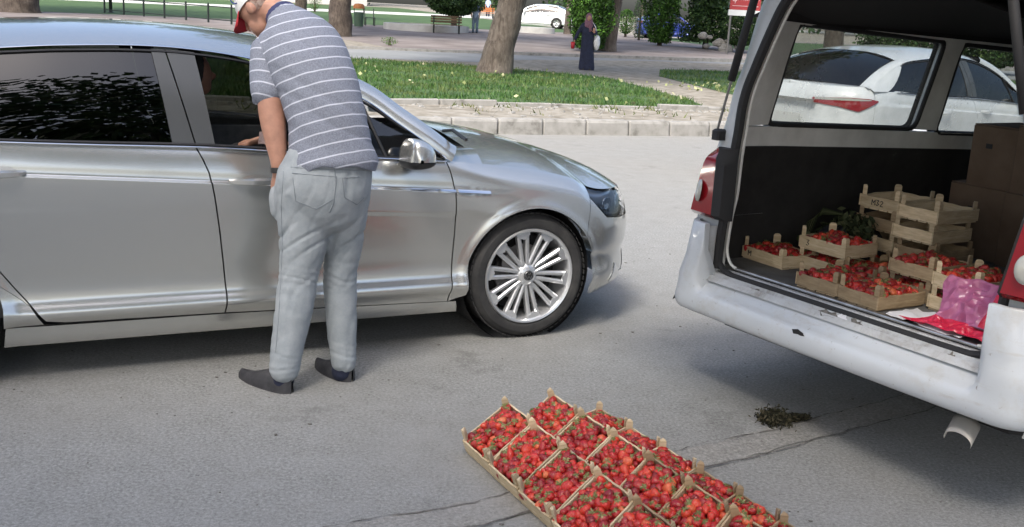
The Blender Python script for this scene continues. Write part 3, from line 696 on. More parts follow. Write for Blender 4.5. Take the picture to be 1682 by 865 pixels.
def build_sedan(S, root, paint, style='fine', open_front=False, detail=True, rear='plain', front_glass=True):
    hw, WB, uend, ust = S.hw, S.WB, S.uend, S.ustart
    a0, A_, z_ = 0, S.arch, S.wz
    def put(name, mb, m, smooth=True, angle=50): return obj(name, mb, M[m] if isinstance(m, str) else m, root, smooth, angle)
    fgap = [(-.462, .232), (-.452, .40), (-.450, .60), (-.453, .74), (-.462, .84), (-.480, .92), (-.497, .969)]
    bgap = [(-1.605, .262), (-1.600, .36), (-1.612, .50), (-1.630, .66), (-1.652, .82), (-1.672, .93), (-1.700, 1.0), (-1.727, 1.051)]
    rgap = [(-2.386, .286), (-2.44, .36), (-2.50, .44), (-2.56, .53), (-2.60, .65), (-2.63, .8), (-2.66, .95), (-2.69, 1.085)]
    sh = lambda c, d: [(u+d, z) for u, z in c]
    g = .0035
    arcF = arc(0, z_, A_, 180+12, 34, 30)                   # from rear foot, over the top, to the bumper seam
    parts = {}; TV = np.r_[np.linspace(0, .76, 46)[:-1], np.linspace(.76, .87, 56)[:-1], np.linspace(.87, 1, 8)]
    for sd in (-1, 1):
        # sill
        gs = G_([(-2.555, .165), (-2.545, .262)], [(-.40, .165), (-.415, .228)], [(-2.555, .165), (-.40, .168)], [(-2.545, .262), (-2.40, .258), (-1.6, .254), (-.415, .226)], 40, 6, 'u', 'z')
        put('sill', S.skin(S.surf, gs, sd, .03), paint)
        gf = G_(sh(bgap, g), sh(fgap, -g), [(-1.605+g, .262), (-.462-g, .232)], [(u, S.belt(u)-.003) for u in np.linspace(-1.727+g, -.497-g, 20)], 60, 60, tv=TV)
        parts['fd', sd] = put('front_door', S.skin(S.surf, gf, sd), paint)
        gr = G_(sh(rgap, g), sh(bgap, -g), [(-2.386+g, .286), (-2.30, .272), (-1.605-g, .262)], [(u, S.belt(u)-.003) for u in np.linspace(-2.69+g, -1.727-g, 20)], 50, 60, tv=TV)
        parts['rd', sd] = put('rear_door', S.skin(S.surf, gr, sd), paint)
        top = [(u, S.Tz(u)) for u in np.linspace(-.497+g, .36, 30)]
        bot = [(-.462+g, .232)]+[p for p in arcF]
        seam = [arcF[-1], (.335, .66), (.350, .76), (.36, S.Tz(.36))]
        gq = G_(sh(fgap, g), seam, bot, top, 60, 40, 'len', 'z')
        put('front_fender', S.skin(S.surf, gq, sd, .035), paint)
        # bumper
        arcB = [(.385, .215)]+arc(0, z_, A_, -12, 33, 10)
        lf = arcB+[(.338, .66), (.353, .755)]
        bt = [(.353, .755), (.41, .70), (.47, .645), (.60, .632), (.9, .628), (uend, .625)]
        gb = G_(lf, [(uend, .185), (uend, .625)], [(.385, .215), (.6, .195), (uend, .185)], bt, 60, 36, 'len', 'len')
        put('front_bumper', S.skin(S.surf, gb, sd, .0), paint)
        # head lamp
        hb = [(.358, .760), (.415, .706), (.475, .652), (.60, .638), (.9, .634), (1.02, .634)]
        ht = [(.362, .800), (.5, .776), (.8, .766), (1.02, .762)]
        gh_ = G_([hb[0], ht[0]], [(1.02, .634), (1.02, .762)], hb, ht, 30, 8, 'len', 'z')
        hl = put('headlight', S.skin(lambda a, b, o: S.surf(a, b, -.045), gh_, sd, 0), 'lamp_body')
        o = obj('lamp_cover', S.skin(S.surf, gh_, sd, .0, .001), M['lamp_glass'], hl, True)
        mb = MB()
        for u, r_ in ((.52, .042), (.68, .045)):
            p = S.surf(u, .705, -.03); p.y *= sd; x, y, nx, ny = S.plan(u); nx = abs(nx); q = Vector((nx, ny*sd, 0)).to_track_quat('Z', 'Y').to_matrix().to_4x4(); q.translation = p
            mb.lathe([(0, -.01), (r_*.6, -.006), (r_, .01), (r_*1.05, .006)], 20, 0, q)
        obj('reflector', mb, M['reflector'], hl, True)
        gd = G_([hb[1], (.42, .716)], [(.78, .636), (.78, .648)], hb[1:5]+[(.78, .636)], [(.42, .718), (.482, .664), (.6, .650), (.78, .648)], 24, 3, 'len', 'z')
        obj('daytime_strip', S.skin(lambda a, b, o: S.surf(a, b, -.012), gd, sd, 0), M['reflector'], hl, True)
        ge = G_([hb[0], (.345, .79)], [(.425, .69), (.43, .72)], hb[:2]+[(.425, .692)], [(.352, .795), (.38, .775), (.43, .72)], 8, 3, 'len', 'z')
        # grille
        gg = G_([(1.028, .634), (1.028, .762)], [(uend, .634), (uend, .76)], [(1.028, .634), (uend, .634)], [(1.028, .762), (uend, .76)], 14, 6)
        put('grille', S.skin(S.surf, gg, sd, 0, -.012), 'black')
        for k in range(4):
            z0 = .648+k*.031; gk = G_([(1.03, z0), (1.03, z0+.007)], [(uend, z0), (uend, z0+.007)], [(1.03, z0), (uend, z0)], [(1.03, z0+.007), (uend, z0+.007)], 12, 2)
            put('grille_bar', S.skin(S.surf, gk, sd, .01, .003), 'chrome')
        gi = G_([(.80, .27), (.80, .40)], [(uend, .25), (uend, .42)], [(.80, .27), (uend, .25)], [(.80, .40), (uend, .42)], 14, 6)
        put('lower_intake', S.skin(S.surf, gi, sd, 0, .003), 'black')
        gi = G_([(.56, .262), (.60, .37)], [(.78, .262), (.78, .30)], [(.56, .262), (.78, .262)], [(.60, .37), (.66, .31), (.78, .30)], 8, 5, 'len')
        put('fog_lamp_trim', S.skin(S.surf, gi, sd, .004, .006), 'chrome')
        # wing extension between hood and windscreen
        P = []
        for u in np.linspace(-.50, -.285, 10):
            e = S.surf(u, S.Tz(u)); inn = Vector((u+.03, .60, 1.005+.02*(-u-.28)))
            P.append([Vector((e.lerp(inn, t).x, e.lerp(inn, t).y*sd, e.z+(inn.z-e.z)*(1-(1-t)**2.2))) for t in [k/6 for k in range(7)]])
        mb = MB(); mb.grid(P, 0, sd > 0); put('wing_top', mb, paint)
        # rear quarter, bumper, tail
        arcR = arc(-WB, z_, A_, 20, 180-10, 30)[::-1]
        qb = [(-3.6, .50), (-3.38, .46)]+arcR[2:]+[(-2.46, .36)]
        rq = [(-2.44-g, .36), (-2.50-g, .44), (-2.56-g, .53), (-2.60-g, .65), (-2.63-g, .8), (-2.66-g, .95), (-2.69-g, 1.085)]
        gq = G_([(-3.6, .50), (-3.6, S.trz(-3.6))], rq, qb[:-1]+[(-2.44-g, .36)], [(u, min(S.belt(u), S.trz(u)) if u < -3.3 else S.belt(u)-.003) for u in np.linspace(-3.6, -2.69-g, 20)], 50, 30, 'len', 'z')
        put('rear_quarter', S.skin(S.surf, gq, sd, .02), paint)
        gz = G_([(-2.552, .265), (-2.55, .36), (-2.575, .47)], [(-2.392, .268), (-2.4435, .357)], [(-2.552, .265), (-2.392, .268)], [(-2.575, .47), (-2.4435, .357)], 8, 8)
        put('quarter_foot', S.skin(S.surf, gz, sd, .0), paint)
        ab = [(-WB-A_*cos(R(-12+i*4.6)), z_+A_*sin(R(-12+i*4.6))) for i in range(8)]
        gb = G_([(ust, .2), (ust, .6)], ab[:]+[(-3.365, .46)], [(ust, .2), (-3.6, .2), ab[0]], [(ust, .60), (-3.62, .60), (-3.5, .52), (-3.365, .46)], 40, 16, 'len', 'len')
        put('rear_bumper', S.skin(S.surf, gb, sd, 0), paint)
        gt = G_([(ust, .605), (ust, S.trz(ust))], [(-3.605, .605), (-3.605, S.trz(-3.6))], [(ust, .605), (-3.605, .605)], [(ust, S.trz(ust)), (-3.605, S.trz(-3.6))], 40, 20)
        put('tail_panel', S.skin(S.surf, gt, sd, 0), paint)
        if rear == 'pointed':
            lt = [(-3.52, .985), (-3.525, .99)]; 
            gl = G_([(-4.30, .98), (-4.30, 1.03)], [(-3.56, 1.02), (-3.56, 1.03)], [(-4.30, .98), (-4.0, .955), (-3.80, .915), (-3.56, 1.02)], [(-4.30, 1.035), (-3.9, 1.055), (-3.68, 1.05), (-3.56, 1.03)], 30, 6, 'u')
        else:
            gl = G_([(-4.30, .88), (-4.30, 1.0)], [(-3.58, .88), (-3.62, 1.0)], [(-4.30, .88), (-3.58, .88)], [(-4.30, 1.0), (-3.62, 1.0)], 24, 5)
        tl = put('taillight', S.skin(S.surf, gl, sd, .01, .012), 'red_lens')
        if rear == 'pointed':
            gl2 = G_([(-4.28, 1.01), (-4.28, 1.032)], [(-3.66, 1.03), (-3.66, 1.04)], [(-4.28, 1.01), (-3.66, 1.03)], [(-4.28, 1.032), (-3.9, 1.048), (-3.66, 1.04)], 24, 3, 'u')
            obj('reversing_lens', S.skin(S.surf, gl2, sd, 0, .0145), M['clear_lens'], tl, True)
        # glass, pillars
        def ghs(name, l, r, mm, off=0., fold=.008, nu=30, nv=10, par=None, t0=.03, t1=.97):
            gr_ = G_([(l[0], t0), (l[1], t1)], [(r[0], t0), (r[1], t1)], [(l[0], t0), (r[0], t0)], [(l[1], t1), (r[1], t1)], nu, nv)
            return obj(name, S.skin(S.gh, gr_, sd, fold, off), M[mm] if isinstance(mm, str) else mm, par or root, True, 50)
        ghs('rear_window', (-3.38, -2.95), (-1.826, -1.888), 'glass_tint', -.004, 0)
        ghs('pillar_cover', (-1.826, -1.888), (-1.7305, -1.8305), 'black_gloss', .003, .02, 8)
        ghs('pillar_cover', (-1.7235, -1.8235), (-1.640, -1.700), 'black_gloss', .003, .02, 8)
        if front_glass: ghs('front_window', (-1.64, -1.70), (-.80, -1.0), 'glass_tint' if not open_front else 'glass', -.004, 0)
        if open_front and sd > 0: ghs('front_window', (-1.64, -1.70), (-.80, -1.0), 'glass_tint', -.004, 0)
        # front corner triangle behind the mirror
        P = []
        for i in range(9):
            x = -.815+i*(.815-.515)/8; P.append([Vector((S.gh(x, t, -.003).x-(.11*t*(1-i/8)), S.gh(x, t, -.003).y*sd, S.gh(x, t).z)) for t in (0, .33, .66, 1)])
        mb = MB(); mb.grid(P, 0, sd > 0); put('corner_window', mb, 'glass_tint')
        mb = MB(); mb.tube([S.gh(-.815-.11*t, t, .0)*1 if sd > 0 else Vector((S.gh(-.815-.11*t, t).x, -S.gh(-.815-.11*t, t).y, S.gh(-.815-.11*t, t).z)) for t in (0, .5, 1)], .009, 6); put('window_divider', mb, 'black')
        # chrome lines
        def along(pts, r_, name, mm, flat=.6):
            mb = MB(); mb.tube([Vector((p.x, p.y*sd, p.z)) for p in pts], r_, 6, flat=flat); put(name, mb, mm)
        xs = np.linspace(-3.22, -.50, 60)
        along([S.gh(x, 0, .006)-Vector((0, 0, .000)) for x in xs], .0075, 'belt_chrome', 'chrome')
        along([S.gh(x, 1, .004) for x in np.linspace(-3.4 if style == 'fine' else -2.6, -.50, 90)], .008 if style == 'fine' else .004, 'roof_chrome', 'chrome')
        along([S.gh(x, .955, -.004) for x in np.linspace(-3.0, -.7, 60)], .013, 'window_seal', 'black')
        along([S.gh(x, .03, -.003) for x in np.linspace(-3.15, -.55, 60)], .011, 'belt_seal', 'black')
        # pillar + roof side band + A pillar
        def wedge(x):           # windscreen edge point for rail station x
            k = sstep(-1.5, -.5, x); r = S.gh(x, 1)
            return Vector((r.x+.035*k, r.y-.050-.0*k, r.z+.052+.012*k)) if x > -1.42 else None
        P = []
        for x in np.linspace(-.47, -1.40, 36):
            r = S.gh(max(min(x, -.492), -3.6), 1, .003); 
            if x > -.492: r.x = x; r.z = S.gh(-.492, 1).z-.01
            w_ = Vector((r.x+.045, r.y-.055, r.z+.070)); mid = r.lerp(w_, .5)+Vector((.004, .016, .012))
            P.append([Vector((q.x, q.y*sd, q.z)) for q in (r, r.lerp(mid, .5)+Vector((0, .006, .002)), mid, mid.lerp(w_, .6)+Vector((0, .003, .002)), w_)])
        mb = MB(); mb.grid(P, 0, sd < 0); put('windscreen_pillar', mb, paint)
        # C pillar
        P = []
        for x in np.linspace(-2.95, -3.66, 14):
            r = S.gh(max(x, -3.62), 1, .003); r.x = x; k = (x+2.95)/(-.71); w_ = Vector((-2.98, .60, S.gh(-2.98, 1).z+.036)).lerp(Vector((-3.66, .70, 1.157)), k)+Vector((0, 0, .03*sin(pi*k))); r.x = w_.x = min(x, -2.95)
            P.append([Vector((q.x, q.y*sd, q.z)) for q in (r, r.lerp(w_, .33)+Vector((0, .010, .012)), r.lerp(w_, .66)+Vector((0, .006, .012)), w_)])
        mb = MB(); mb.grid(P, 0, sd < 0); put('rear_pillar', mb, paint)
        gcp = G_([(-3.62, 0), (-3.62, 1)], [(-3.385, 0), (-2.955, 1)], [(-3.62, 0), (-3.385, 0)], [(-3.62, 1), (-2.955, 1)], 24, 10)
        put('quarter_pillar', S.skin(S.gh, gcp, sd, .0, .001), paint)
        # arch liners
        for cx in (0, -WB):
            mb = MB(); mb.lathe([(A_+.004, hw-.07), (A_+.004, .50), (.05, .50)], 40, 0, Matrix.Translation((cx, 0, z_)) @ Matrix.Rotation(-pi/2 if sd > 0 else pi/2, 4, 'X'))
            put('wheel_arch', mb, 'rubber')
        # mirror
    # hood and boot lid (across the car)
    def lid(us, xc, zc, Tz, ridge=.006, dirn=1):
        P = []
        for u in us:
            e = S.surf(u, Tz(u)); x0 = xc(u); row = []
            for j in range(-18, 19):
                v = j/18; a = abs(v); y = e.y*v; x = x0+(e.x-x0)*a**1.5; zz = zc(x0); z = e.z+(zz-e.z)*(1-a**2.3)+ridge*math.exp(-((a-.74)/.05)**2)*(1-a)
                row.append(Vector((x, y, z)))
            P.append(row)
        mb = MB(); mb.grid(P, 0, dirn > 0); return mb
    us = np.linspace(-.281, uend-.004, 44); xe = S.surf(uend-.004, S.Tz(uend)).x
    xc = lambda u: -.36+(xe+.36)*((u+.281)/(uend+.277))**.78
    put('bonnet', lid(us, xc, S.hoodc, S.Tz), paint, True, 60)
    us = np.linspace(-3.62, ust+.004, 30); xe2 = S.surf(ust+.004, S.trz(ust)).x
    put('boot_lid', lid(us, lambda u: -3.66+(xe2+3.66)*((u+3.62)/(ust+3.62))**.8, lambda x: 1.165-.01*(x+3.66) if rear == 'plain' else 1.175+.02*sstep(-3.8, -4.0, x), S.trz, 0, -1), paint, True, 60)
    # windscreen
    P = []
    for x in np.linspace(-.50, -1.40, 24):
        r = S.gh(max(x, -3.6), 1, .003); e = Vector((r.x+.045, r.y-.055, r.z+.068)); k = (x+.50)/(-.90); c = Vector((-.40-.93*k, 0, 1.088+(1.520-1.088)*(1-(1-k)**1.25)))
        P.append([Vector((e.x+(c.x-e.x)*(1-v*v), e.y*v, e.z+(c.z-e.z)*(1-v*v))) for v in [j/12 for j in range(-12, 13)]])
    mb = MB(); mb.grid(P, 0, True); put('windscreen', mb, 'glass')
    HP = P[-1]
    # cowl
    mb = MB(); Pc = []
    for v in [j/12 for j in range(-12, 13)]:
        y = .80*v; zf = 1.0+.07*(1-v*v); Pc.append([Vector((-.30-.07*(1-v*v), y*.82, zf-.012)), Vector((-.44+.03*(1-v*v), y*.95, zf+.0))])
    mb.grid(Pc, 0, False); put('cowl', mb, 'black')
    mb = MB()
    for y0 in (-.45, .1): mb.tube([(-.33, y0+.05, 1.065), (-.40, y0-.25, 1.105), (-.43, y0-.5, 1.085)], .009, 6)
    put('wiper', mb, 'black')
    # roof
    P = []
    for x in np.linspace(-1.40, -2.98, 34):
        r = S.gh(x, 1, .003); row = []
        for j in range(-16, 17):
            v = j/16; a = abs(v); k = 1-a
            f = 1-(1-k)**3.0; row.append(Vector((x+(.09*(1-a*a) if x > -1.6 else 0)*sstep(-1.6, -1.4, x), r.y*v, r.z+(S.roofz(x)-r.z)*f)))
        P.append(row)
    mb = MB(); mb.grid(P, 0, True); put('roof', mb, paint)
    # rear screen
    P = []
    for k in [i/12 for i in range(13)]:
        hd = Vector((-2.98, .60, S.gh(-2.98, 1).z+.036)); ft = Vector((-3.66, .70, 1.155)); e = hd.lerp(ft, k); e.z += .03*sin(pi*k); c = Vector((-2.98, 0, S.roofz(-2.98))).lerp(Vector((-3.70, 0, 1.185)), k); c.z += .04*sin(pi*k)
        P.append([Vector((e.x+(c.x-e.x)*(1-v*v), e.y*v, e.z+(c.z-e.z)*(1-v*v))) for v in [j/10 for j in range(-10, 11)]])
    mb = MB(); mb.grid(P, 0, True); put('rear_screen', mb, 'glass_tint')
    # underbody, cabin
    mb = MB(); mb.box(-3.7, .42, -.70, .70, .18, .22); put('underbody', mb, 'rubber', False)
    mb = MB(); mb.box(-3.3, -.42, -.80, .80, .225, .30)
    put('cabin_floor', mb, 'dark_int', False)
    for y0 in (-.38, .38):
        mb = MB(); mb.cbox(-1.72, -1.20, y0-.25, y0+.25, .31, .62, .05); seat = put('seat', mb, 'grey_int')
        mb = MB(); m3 = Matrix.Translation((-1.74, y0, .60)) @ Matrix.Rotation(-.32, 4, 'Y'); mb.cbox(-.10, .04, -.25, .25, -.05, .60, .05, 0, m3); obj('backrest', mb, M['grey_int'], seat, True, 40)
        mb = MB(); m3 = Matrix.Translation((-1.93, y0, 1.16)) @ Matrix.Rotation(-.25, 4, 'Y'); mb.cbox(-.05, .05, -.13, .13, 0, .19, .04, 0, m3); obj('headrest', mb, M['grey_int'], seat, True, 40)
    mb = MB(); mb.cbox(-2.75, -2.2, -.66, .66, .31, .60, .05); mb.cbox(-2.9, -2.72, -.66, .66, .55, 1.12, .05); put('rear_bench', mb, 'grey_int')
    mb = MB(); mb.cbox(-.98, -.48, -.74, .74, .62, 1.0, .06); put('dashboard', mb, 'black')
    for sd in (-1, 1):
        mb = MB(); mb.box(-2.65, -.52, sd*(hw-.10)-.02, sd*(hw-.10)+.02, .30, .955, 0); put('door_trim', mb, 'grey_int', False)
    mb = MB(); m3 = Matrix.Translation((-1.06, .38, .95)) @ Matrix.Rotation(-1.15, 4, 'Y'); mb.lathe([(.175, -.012), (.19, 0), (.175, .012), (.162, 0)], 28, 0, m3, True); mb.box(-.17, .17, -.02, .02, -.01, .01, 0, m3); put('steering_wheel', mb, 'black')
    for cx in (0, -WB):
        for sd in (-1, 1): add_wheel(root, (cx, sd*(hw-.135), z_), sd, style)
    # plates
    return parts
def handle(root, S, u, z, sd, col='silver'):
    mb = MB(); P = []
    for i in range(13):
        t = i/12; x = u+.235*t; off = .012+.040*sin(pi*min(1, max(0, t)))**.6; hz = .017*(.55+.45*sin(pi*t)**.5); p = S.surf(x, z)
        P.append([Vector((p.x, (p.y+off-.012)*sd, z+.0+hz)), Vector((p.x, (p.y+off+.004)*sd, z+hz*.5)), Vector((p.x, (p.y+off+.004)*sd, z-hz*.6)), Vector((p.x, (p.y+off-.012)*sd, z-hz))])
    mb.grid(P, 0, sd < 0); mb.grid([list(reversed(r)) for r in [[P[0][0], P[0][3]], [P[-1][0], P[-1][3]]]], 0)
    return mb
def handle_cup(S, u, z, sd):
    mb = MB(); ring = []
    c = S.surf(u, z, .001)
    pts = [Vector((u+.07*cos(a), (S.surf(u+.07*cos(a), z+.004+.026*sin(a), .0015).y)*sd, z+.004+.026*sin(a))) for a in [2*pi*k/18 for k in range(18)]]
    mb.poly(pts if sd > 0 else list(reversed(pts))); return mb

# ---- the silver saloon
CARY = .461; CO = Vector((.1098, 5.4866, 0)); CN = Vector((-sin(CARY), cos(CARY), 0))
S1 = Sedan()
SILV = thing('silver_car', 'silver saloon car with its front passenger window open, stopped by the bending man', 'car', CO+CN*S1.hw, CARY)
PR = build_sedan(S1, SILV, 'silver', 'fine', True, front_glass=False)
for sd in (-1, 1):
    for key, u, z in (('fd', -1.585, .893), ('rd', -2.665, .948)):
        d = PR[key, sd]; obj('handle', handle(None, S1, u, z, sd), M['silver'], d, True, 40); obj('handle_recess', handle_cup(S1, u+.13, z, sd), M['silver'], d, True)
    # door strip: chrome blade low on the doors and the wing blade
    for name, u0, u1, z0, z1 in (('door_blade', -.70, -.458, .822, .840), ('wing_blade', -.445, -.265, .812, .830)):
        gk = G_([(u0, z0+(.004 if sd else 0)), (u0, z1)], [(u1, z0-.008), (u1, z1-.012)], [(u0, z0), (u1, z0-.008)], [(u0, z1), (u1, z1-.012)], 10, 4)
        bl = obj(name, S1.skin(S1.surf, gk, sd, .008, .008), M['chrome'], SILV, True, 40)
    # mirror
    mr = link('door_mirror', None, SILV)
    def ell(c, rx, ry, rz, n=14, m_=10, cut=None):
        mb = MB(); P = []
        for i in range(m_+1):
            th = pi*i/m_; row = []
            for k in range(n+1): a = 2*pi*k/n; row.append(Vector((c[0]+rx*sin(th)*cos(a)*(1.25 if cos(a) < 0 else 1), c[1]+ry*cos(th), c[2]+rz*sin(th)*sin(a))))
            P.append(row)
        mb.grid(P); return mb
    c = (-.745, sd*1.02, 1.012)
    def shell(x0, zb, zt, k=1.):       # tear-drop housing, upper part painted
        mb = MB(); P = []
        for i in range(15):
            v = i/14; y = .905+0.205*v; e = (1-(2*v-1)**4)**.5 if 0 < v < 1 else 0; e = max(e, .12); row = []
            for kk in range(15):
                a = pi*kk/14 if k > 0 else -pi*kk/14
                px = cos(a)*.075*e; px = px*(1.35 if px > 0 else .55)
                row.append(Vector((c[0]+px+.02*v, y*sd, zb+abs(sin(a))**.8*(zt-zb)*e*(1 if k > 0 else -1)*(1 if k > 0 else .35)+.012*v)))
            P.append(row)
        mb.grid(P, 0, (sd > 0) == (k > 0)); return mb
    obj('mirror_shell', shell(0, .985, 1.095, 1), M['silver'], mr, True, 60); obj('mirror_base', shell(0, .984, 1.095, -1), M['black'], mr, True, 60)
    mb = MB(); mb.tube([(c[0]+.03, sd*.855, .965), (c[0]+.015, sd*.93, .975), (c[0]+.01, sd*.99, .985)], [.03, .026, .022], 10, flat=.7); obj('mirror_arm', mb, M['black'], mr, True)
# ------------------------------------------------------------------ people
def at_y(px, py, Y):
    d = FW+RX*((px-841)/FPX)-UX*((py-432.5)/FPX); return Vector((0, 0, CAMH))+d*(Y/d.y)
def limb(mb, nodes, side=(1, 0, 0), n=20, sub=4, cap=True):
    side = Vector(side); K = []
    def cr(a, b, c, d, t): return .5*((2*b)+(c-a)*t+(2*a-5*b+4*c-d)*t*t+(3*b-a-3*c+d)*t**3)
    nd = [(Vector(p), ra, rb) for p, ra, rb in nodes]; m = len(nd)
    for i in range(m-1):
        A, B, C_, D = nd[max(i-1, 0)], nd[i], nd[i+1], nd[min(i+2, m-1)]
        for k in range(sub):
            t = k/sub; K.append((Vector([cr(A[0][q], B[0][q], C_[0][q], D[0][q], t) for q in range(3)]), max(.002, cr(A[1], B[1], C_[1], D[1], t)), max(.002, cr(A[2], B[2], C_[2], D[2], t))))
    K.append(nd[-1])
    if cap:
        d0 = (K[0][0]-K[1][0]).normalized(); d1 = (K[-1][0]-K[-2][0]).normalized(); r0 = min(K[0][1], K[0][2]); r1 = min(K[-1][1], K[-1][2])
        K = [(K[0][0]+d0*r0*f, K[0][1]*sqrt(1-f*f), K[0][2]*sqrt(1-f*f)) for f in (.98, .8, .45)]+K+[(K[-1][0]+d1*r1*f, K[-1][1]*sqrt(1-f*f), K[-1][2]*sqrt(1-f*f)) for f in (.45, .8, .98)]
    vs = []; fs = []
    for i, (p, ra, rb) in enumerate(K):
        d = (K[min(i+1, len(K)-1)][0]-K[max(i-1, 0)][0]).normalized(); a = (side-d*side.dot(d))
        if a.length < .05: a = d.cross(Vector((0, .3, 1)))
        a.normalize(); b = d.cross(a)
        vs += [p+a*(ra*cos(2*pi*k/n))+b*(rb*sin(2*pi*k/n)) for k in range(n)]
    for i in range(len(K)-1):
        for k in range(n): k2 = (k+1) % n; fs.append((i*n+k, i*n+k2, (i+1)*n+k2, (i+1)*n+k))
    fs.append(tuple(reversed(range(n)))); fs.append(tuple((len(K)-1)*n+k for k in range(n)))
    mb.add(vs, fs)
def ellipsoid(mb, c, r, fr=None, n=16, m_=12):
    c = Vector(c); fr = fr or (Vector((1, 0, 0)), Vector((0, 1, 0)), Vector((0, 0, 1))); vs = []; fs = []
    for i in range(m_+1):
        th = pi*(i if 0 < i < m_ else (i+.02 if i == 0 else i-.02))/m_
        for k in range(n): a = 2*pi*k/n; vs.append(c+fr[0]*(r[0]*sin(th)*cos(a))+fr[1]*(r[1]*sin(th)*sin(a))+fr[2]*(r[2]*cos(th)))
    for i in range(m_):
        for k in range(n): k2 = (k+1) % n; fs.append((i*n+k, (i+1)*n+k, (i+1)*n+k2, i*n+k2))
    fs.append(tuple(range(n))); fs.append(tuple(reversed([m_*n+k for k in range(n)])))
    mb.add(vs, fs)
def blob(name, mb, m, parent, voxel=.01, smooth=4, disp=None, cut=None):
    me = bpy.data.meshes.new(name); me.from_pydata(mb.v, [], mb.f); o = bpy.data.objects.new(name, me); COL.objects.link(o)
    md = o.modifiers.new('r', 'REMESH'); md.mode = 'VOXEL'; md.voxel_size = voxel; md.adaptivity = 0
    ms = o.modifiers.new('s', 'SMOOTH'); ms.factor = .6; ms.iterations = smooth
    dg = bpy.context.evaluated_depsgraph_get(); dg.update(); ne = bpy.data.meshes.new_from_object(o.evaluated_get(dg))
    bpy.data.objects.remove(o); bpy.data.meshes.remove(me); ne.name = name
    if disp:
        ne.update(); N_ = [v.normal.copy() for v in ne.vertices]
        for v, nn in zip(ne.vertices, N_): v.co += nn*disp(v.co)
    ne.materials.clear(); ne.materials.append(m); ne.polygons.foreach_set('use_smooth', [True]*len(ne.polygons)); ne.polygons.foreach_set('material_index', [0]*len(ne.polygons)); ne.update()
    return link(name, ne, parent)
def hand(mb, wrist, d, palm_n, size=1., curl=.3, thumb_side=1):
    d = Vector(d).normalized(); pn = Vector(palm_n); pn = (pn-d*pn.dot(d)).normalized(); s_ = d.cross(pn)*thumb_side; w_ = Vector(wrist)
    limb(mb, [(w_, .026*size, .02*size), (w_+d*.04*size, .038*size, .016*size), (w_+d*.085*size, .040*size, .014*size)], s_, 14, 3)
    for i, (o, l) in enumerate(((-.030, .058), (-.010, .072), (.010, .078), (.029, .070))):
        b = w_+d*.085*size+s_*o*size; p = [b, b+(d+pn*curl*.5).normalized()*l*.42*size]; p.append(p[-1]+(d+pn*curl*1.5).normalized()*l*.34*size); p.append(p[-1]+(d+pn*curl*2.8).normalized()*l*.26*size)
        limb(mb, [(q, r_*size, r_*size) for q, r_ in zip(p, (.0098, .009, .0082, .007))], s_, 8, 2)
    b = w_+d*.03*size+s_*.03*size; p = [b, b+(d*.6+s_*.8).normalized()*.04*size]; p.append(p[-1]+(d+s_*.3+pn*curl).normalized()*.05*size)
    limb(mb, [(q, r_*size, r_*size) for q, r_ in zip(p, (.013, .0115, .009))], pn, 8, 2)

# --- the man bending to the car window
mroot_p = Vector((-.87, 4.62, 0)); MAN = thing('person', 'man in striped grey polo shirt, pale jeans and white cap bending to the car window', 'person', mroot_p)
def mp(px, py, Y): return at_y(px, py, Y)-mroot_p
SD = Vector((.97, .24, 0))
torso = [(mp(546, 268, 4.60), .204, .146), (mp(543, 238, 4.61), .184, .13), (mp(536, 190, 4.63), .175, .13), (mp(524, 145, 4.66), .176, .135), (mp(508, 105, 4.70), .184, .138), (mp(492, 70, 4.75), .172, .125), (mp(474, 42, 4.80), .118, .10), (mp(463, 26, 4.83), .070, .07)]
body = MB()
limb(body, [(p, a*.80, b*.76) for p, a, b in torso], SD)
limb(body, [(mp(470, 38, 4.80), .062, .064), (mp(455, 22, 4.83), .060, .062), (mp(440, 14, 4.85), .056, .06)], SD)
hc = mp(426, 14, 4.87); hf = Vector((-.66, .34, -.66)).normalized(); hu = (Vector((0, 0, 1))-hf*hf.z).normalized(); hs = hf.cross(hu); HF = (hs, hf, hu)
hp = lambda a, b, c: hc+hs*a+hf*b+hu*c
ellipsoid(body, hp(0, 0, .02), (.076, .096, .092), HF); ellipsoid(body, hp(0, .035, -.055), (.056, .058, .062), HF); ellipsoid(body, hp(0, .066, -.095), (.024, .022, .018), HF)
limb(body, [(hp(0, .092, .01), .009, .009), (hp(0, .108, -.018), .012, .012), (hp(0, .104, -.035), .016, .011)], hs, 10); ellipsoid(body, hp(0, .084, .03), (.055, .016, .012), HF); ellipsoid(body, hp(0, .084, -.062), (.024, .012, .010), HF)
for q in (-1, 1): ellipsoid(body, hp(q*.078, -.012, -.012), (.012, .020, .032), HF); ellipsoid(body, hp(q*.085, -.018, -.008), (.006, .014, .024), HF)
larm = [(mp(441, 98, 4.72), .062, .062), (mp(443, 150, 4.655), .056, .058), (mp(447, 188, 4.63), .058, .056), (mp(452, 225, 4.61), .050, .048), (mp(457, 262, 4.59), .037, .034), (mp(458, 284, 4.585), .030, .026)]
limb(body, larm, SD)
hand(body, mp(457, 284, 4.585), (-.10, .12, -1), (.5, .8, 0), 1., .25, 1)
rarm = [(mp(545, 92, 4.77), .058, .058), (mp(562, 140, 4.82), .05, .05), (mp(566, 178, 4.86), .046, .046), (mp(540, 200, 4.93), .040, .038), (mp(515, 214, 4.97), .028, .026)]
limb(body, rarm, SD); hand(body, mp(515, 214, 4.97), (-.8, .25, -.35), (0, 0, -1), 1., .35, -1)
LEGL = [(mp(496, 318, 4.60), .122, .128), (mp(499, 345, 4.60), .120, .122), (mp(499, 390, 4.595), .112, .105), (mp(491, 450, 4.58), .090, .088), (mp(484, 500, 4.555), .085, .082), (mp(474, 555, 4.53), .076, .072), (mp(468, 606, 4.505), .069, .068)]
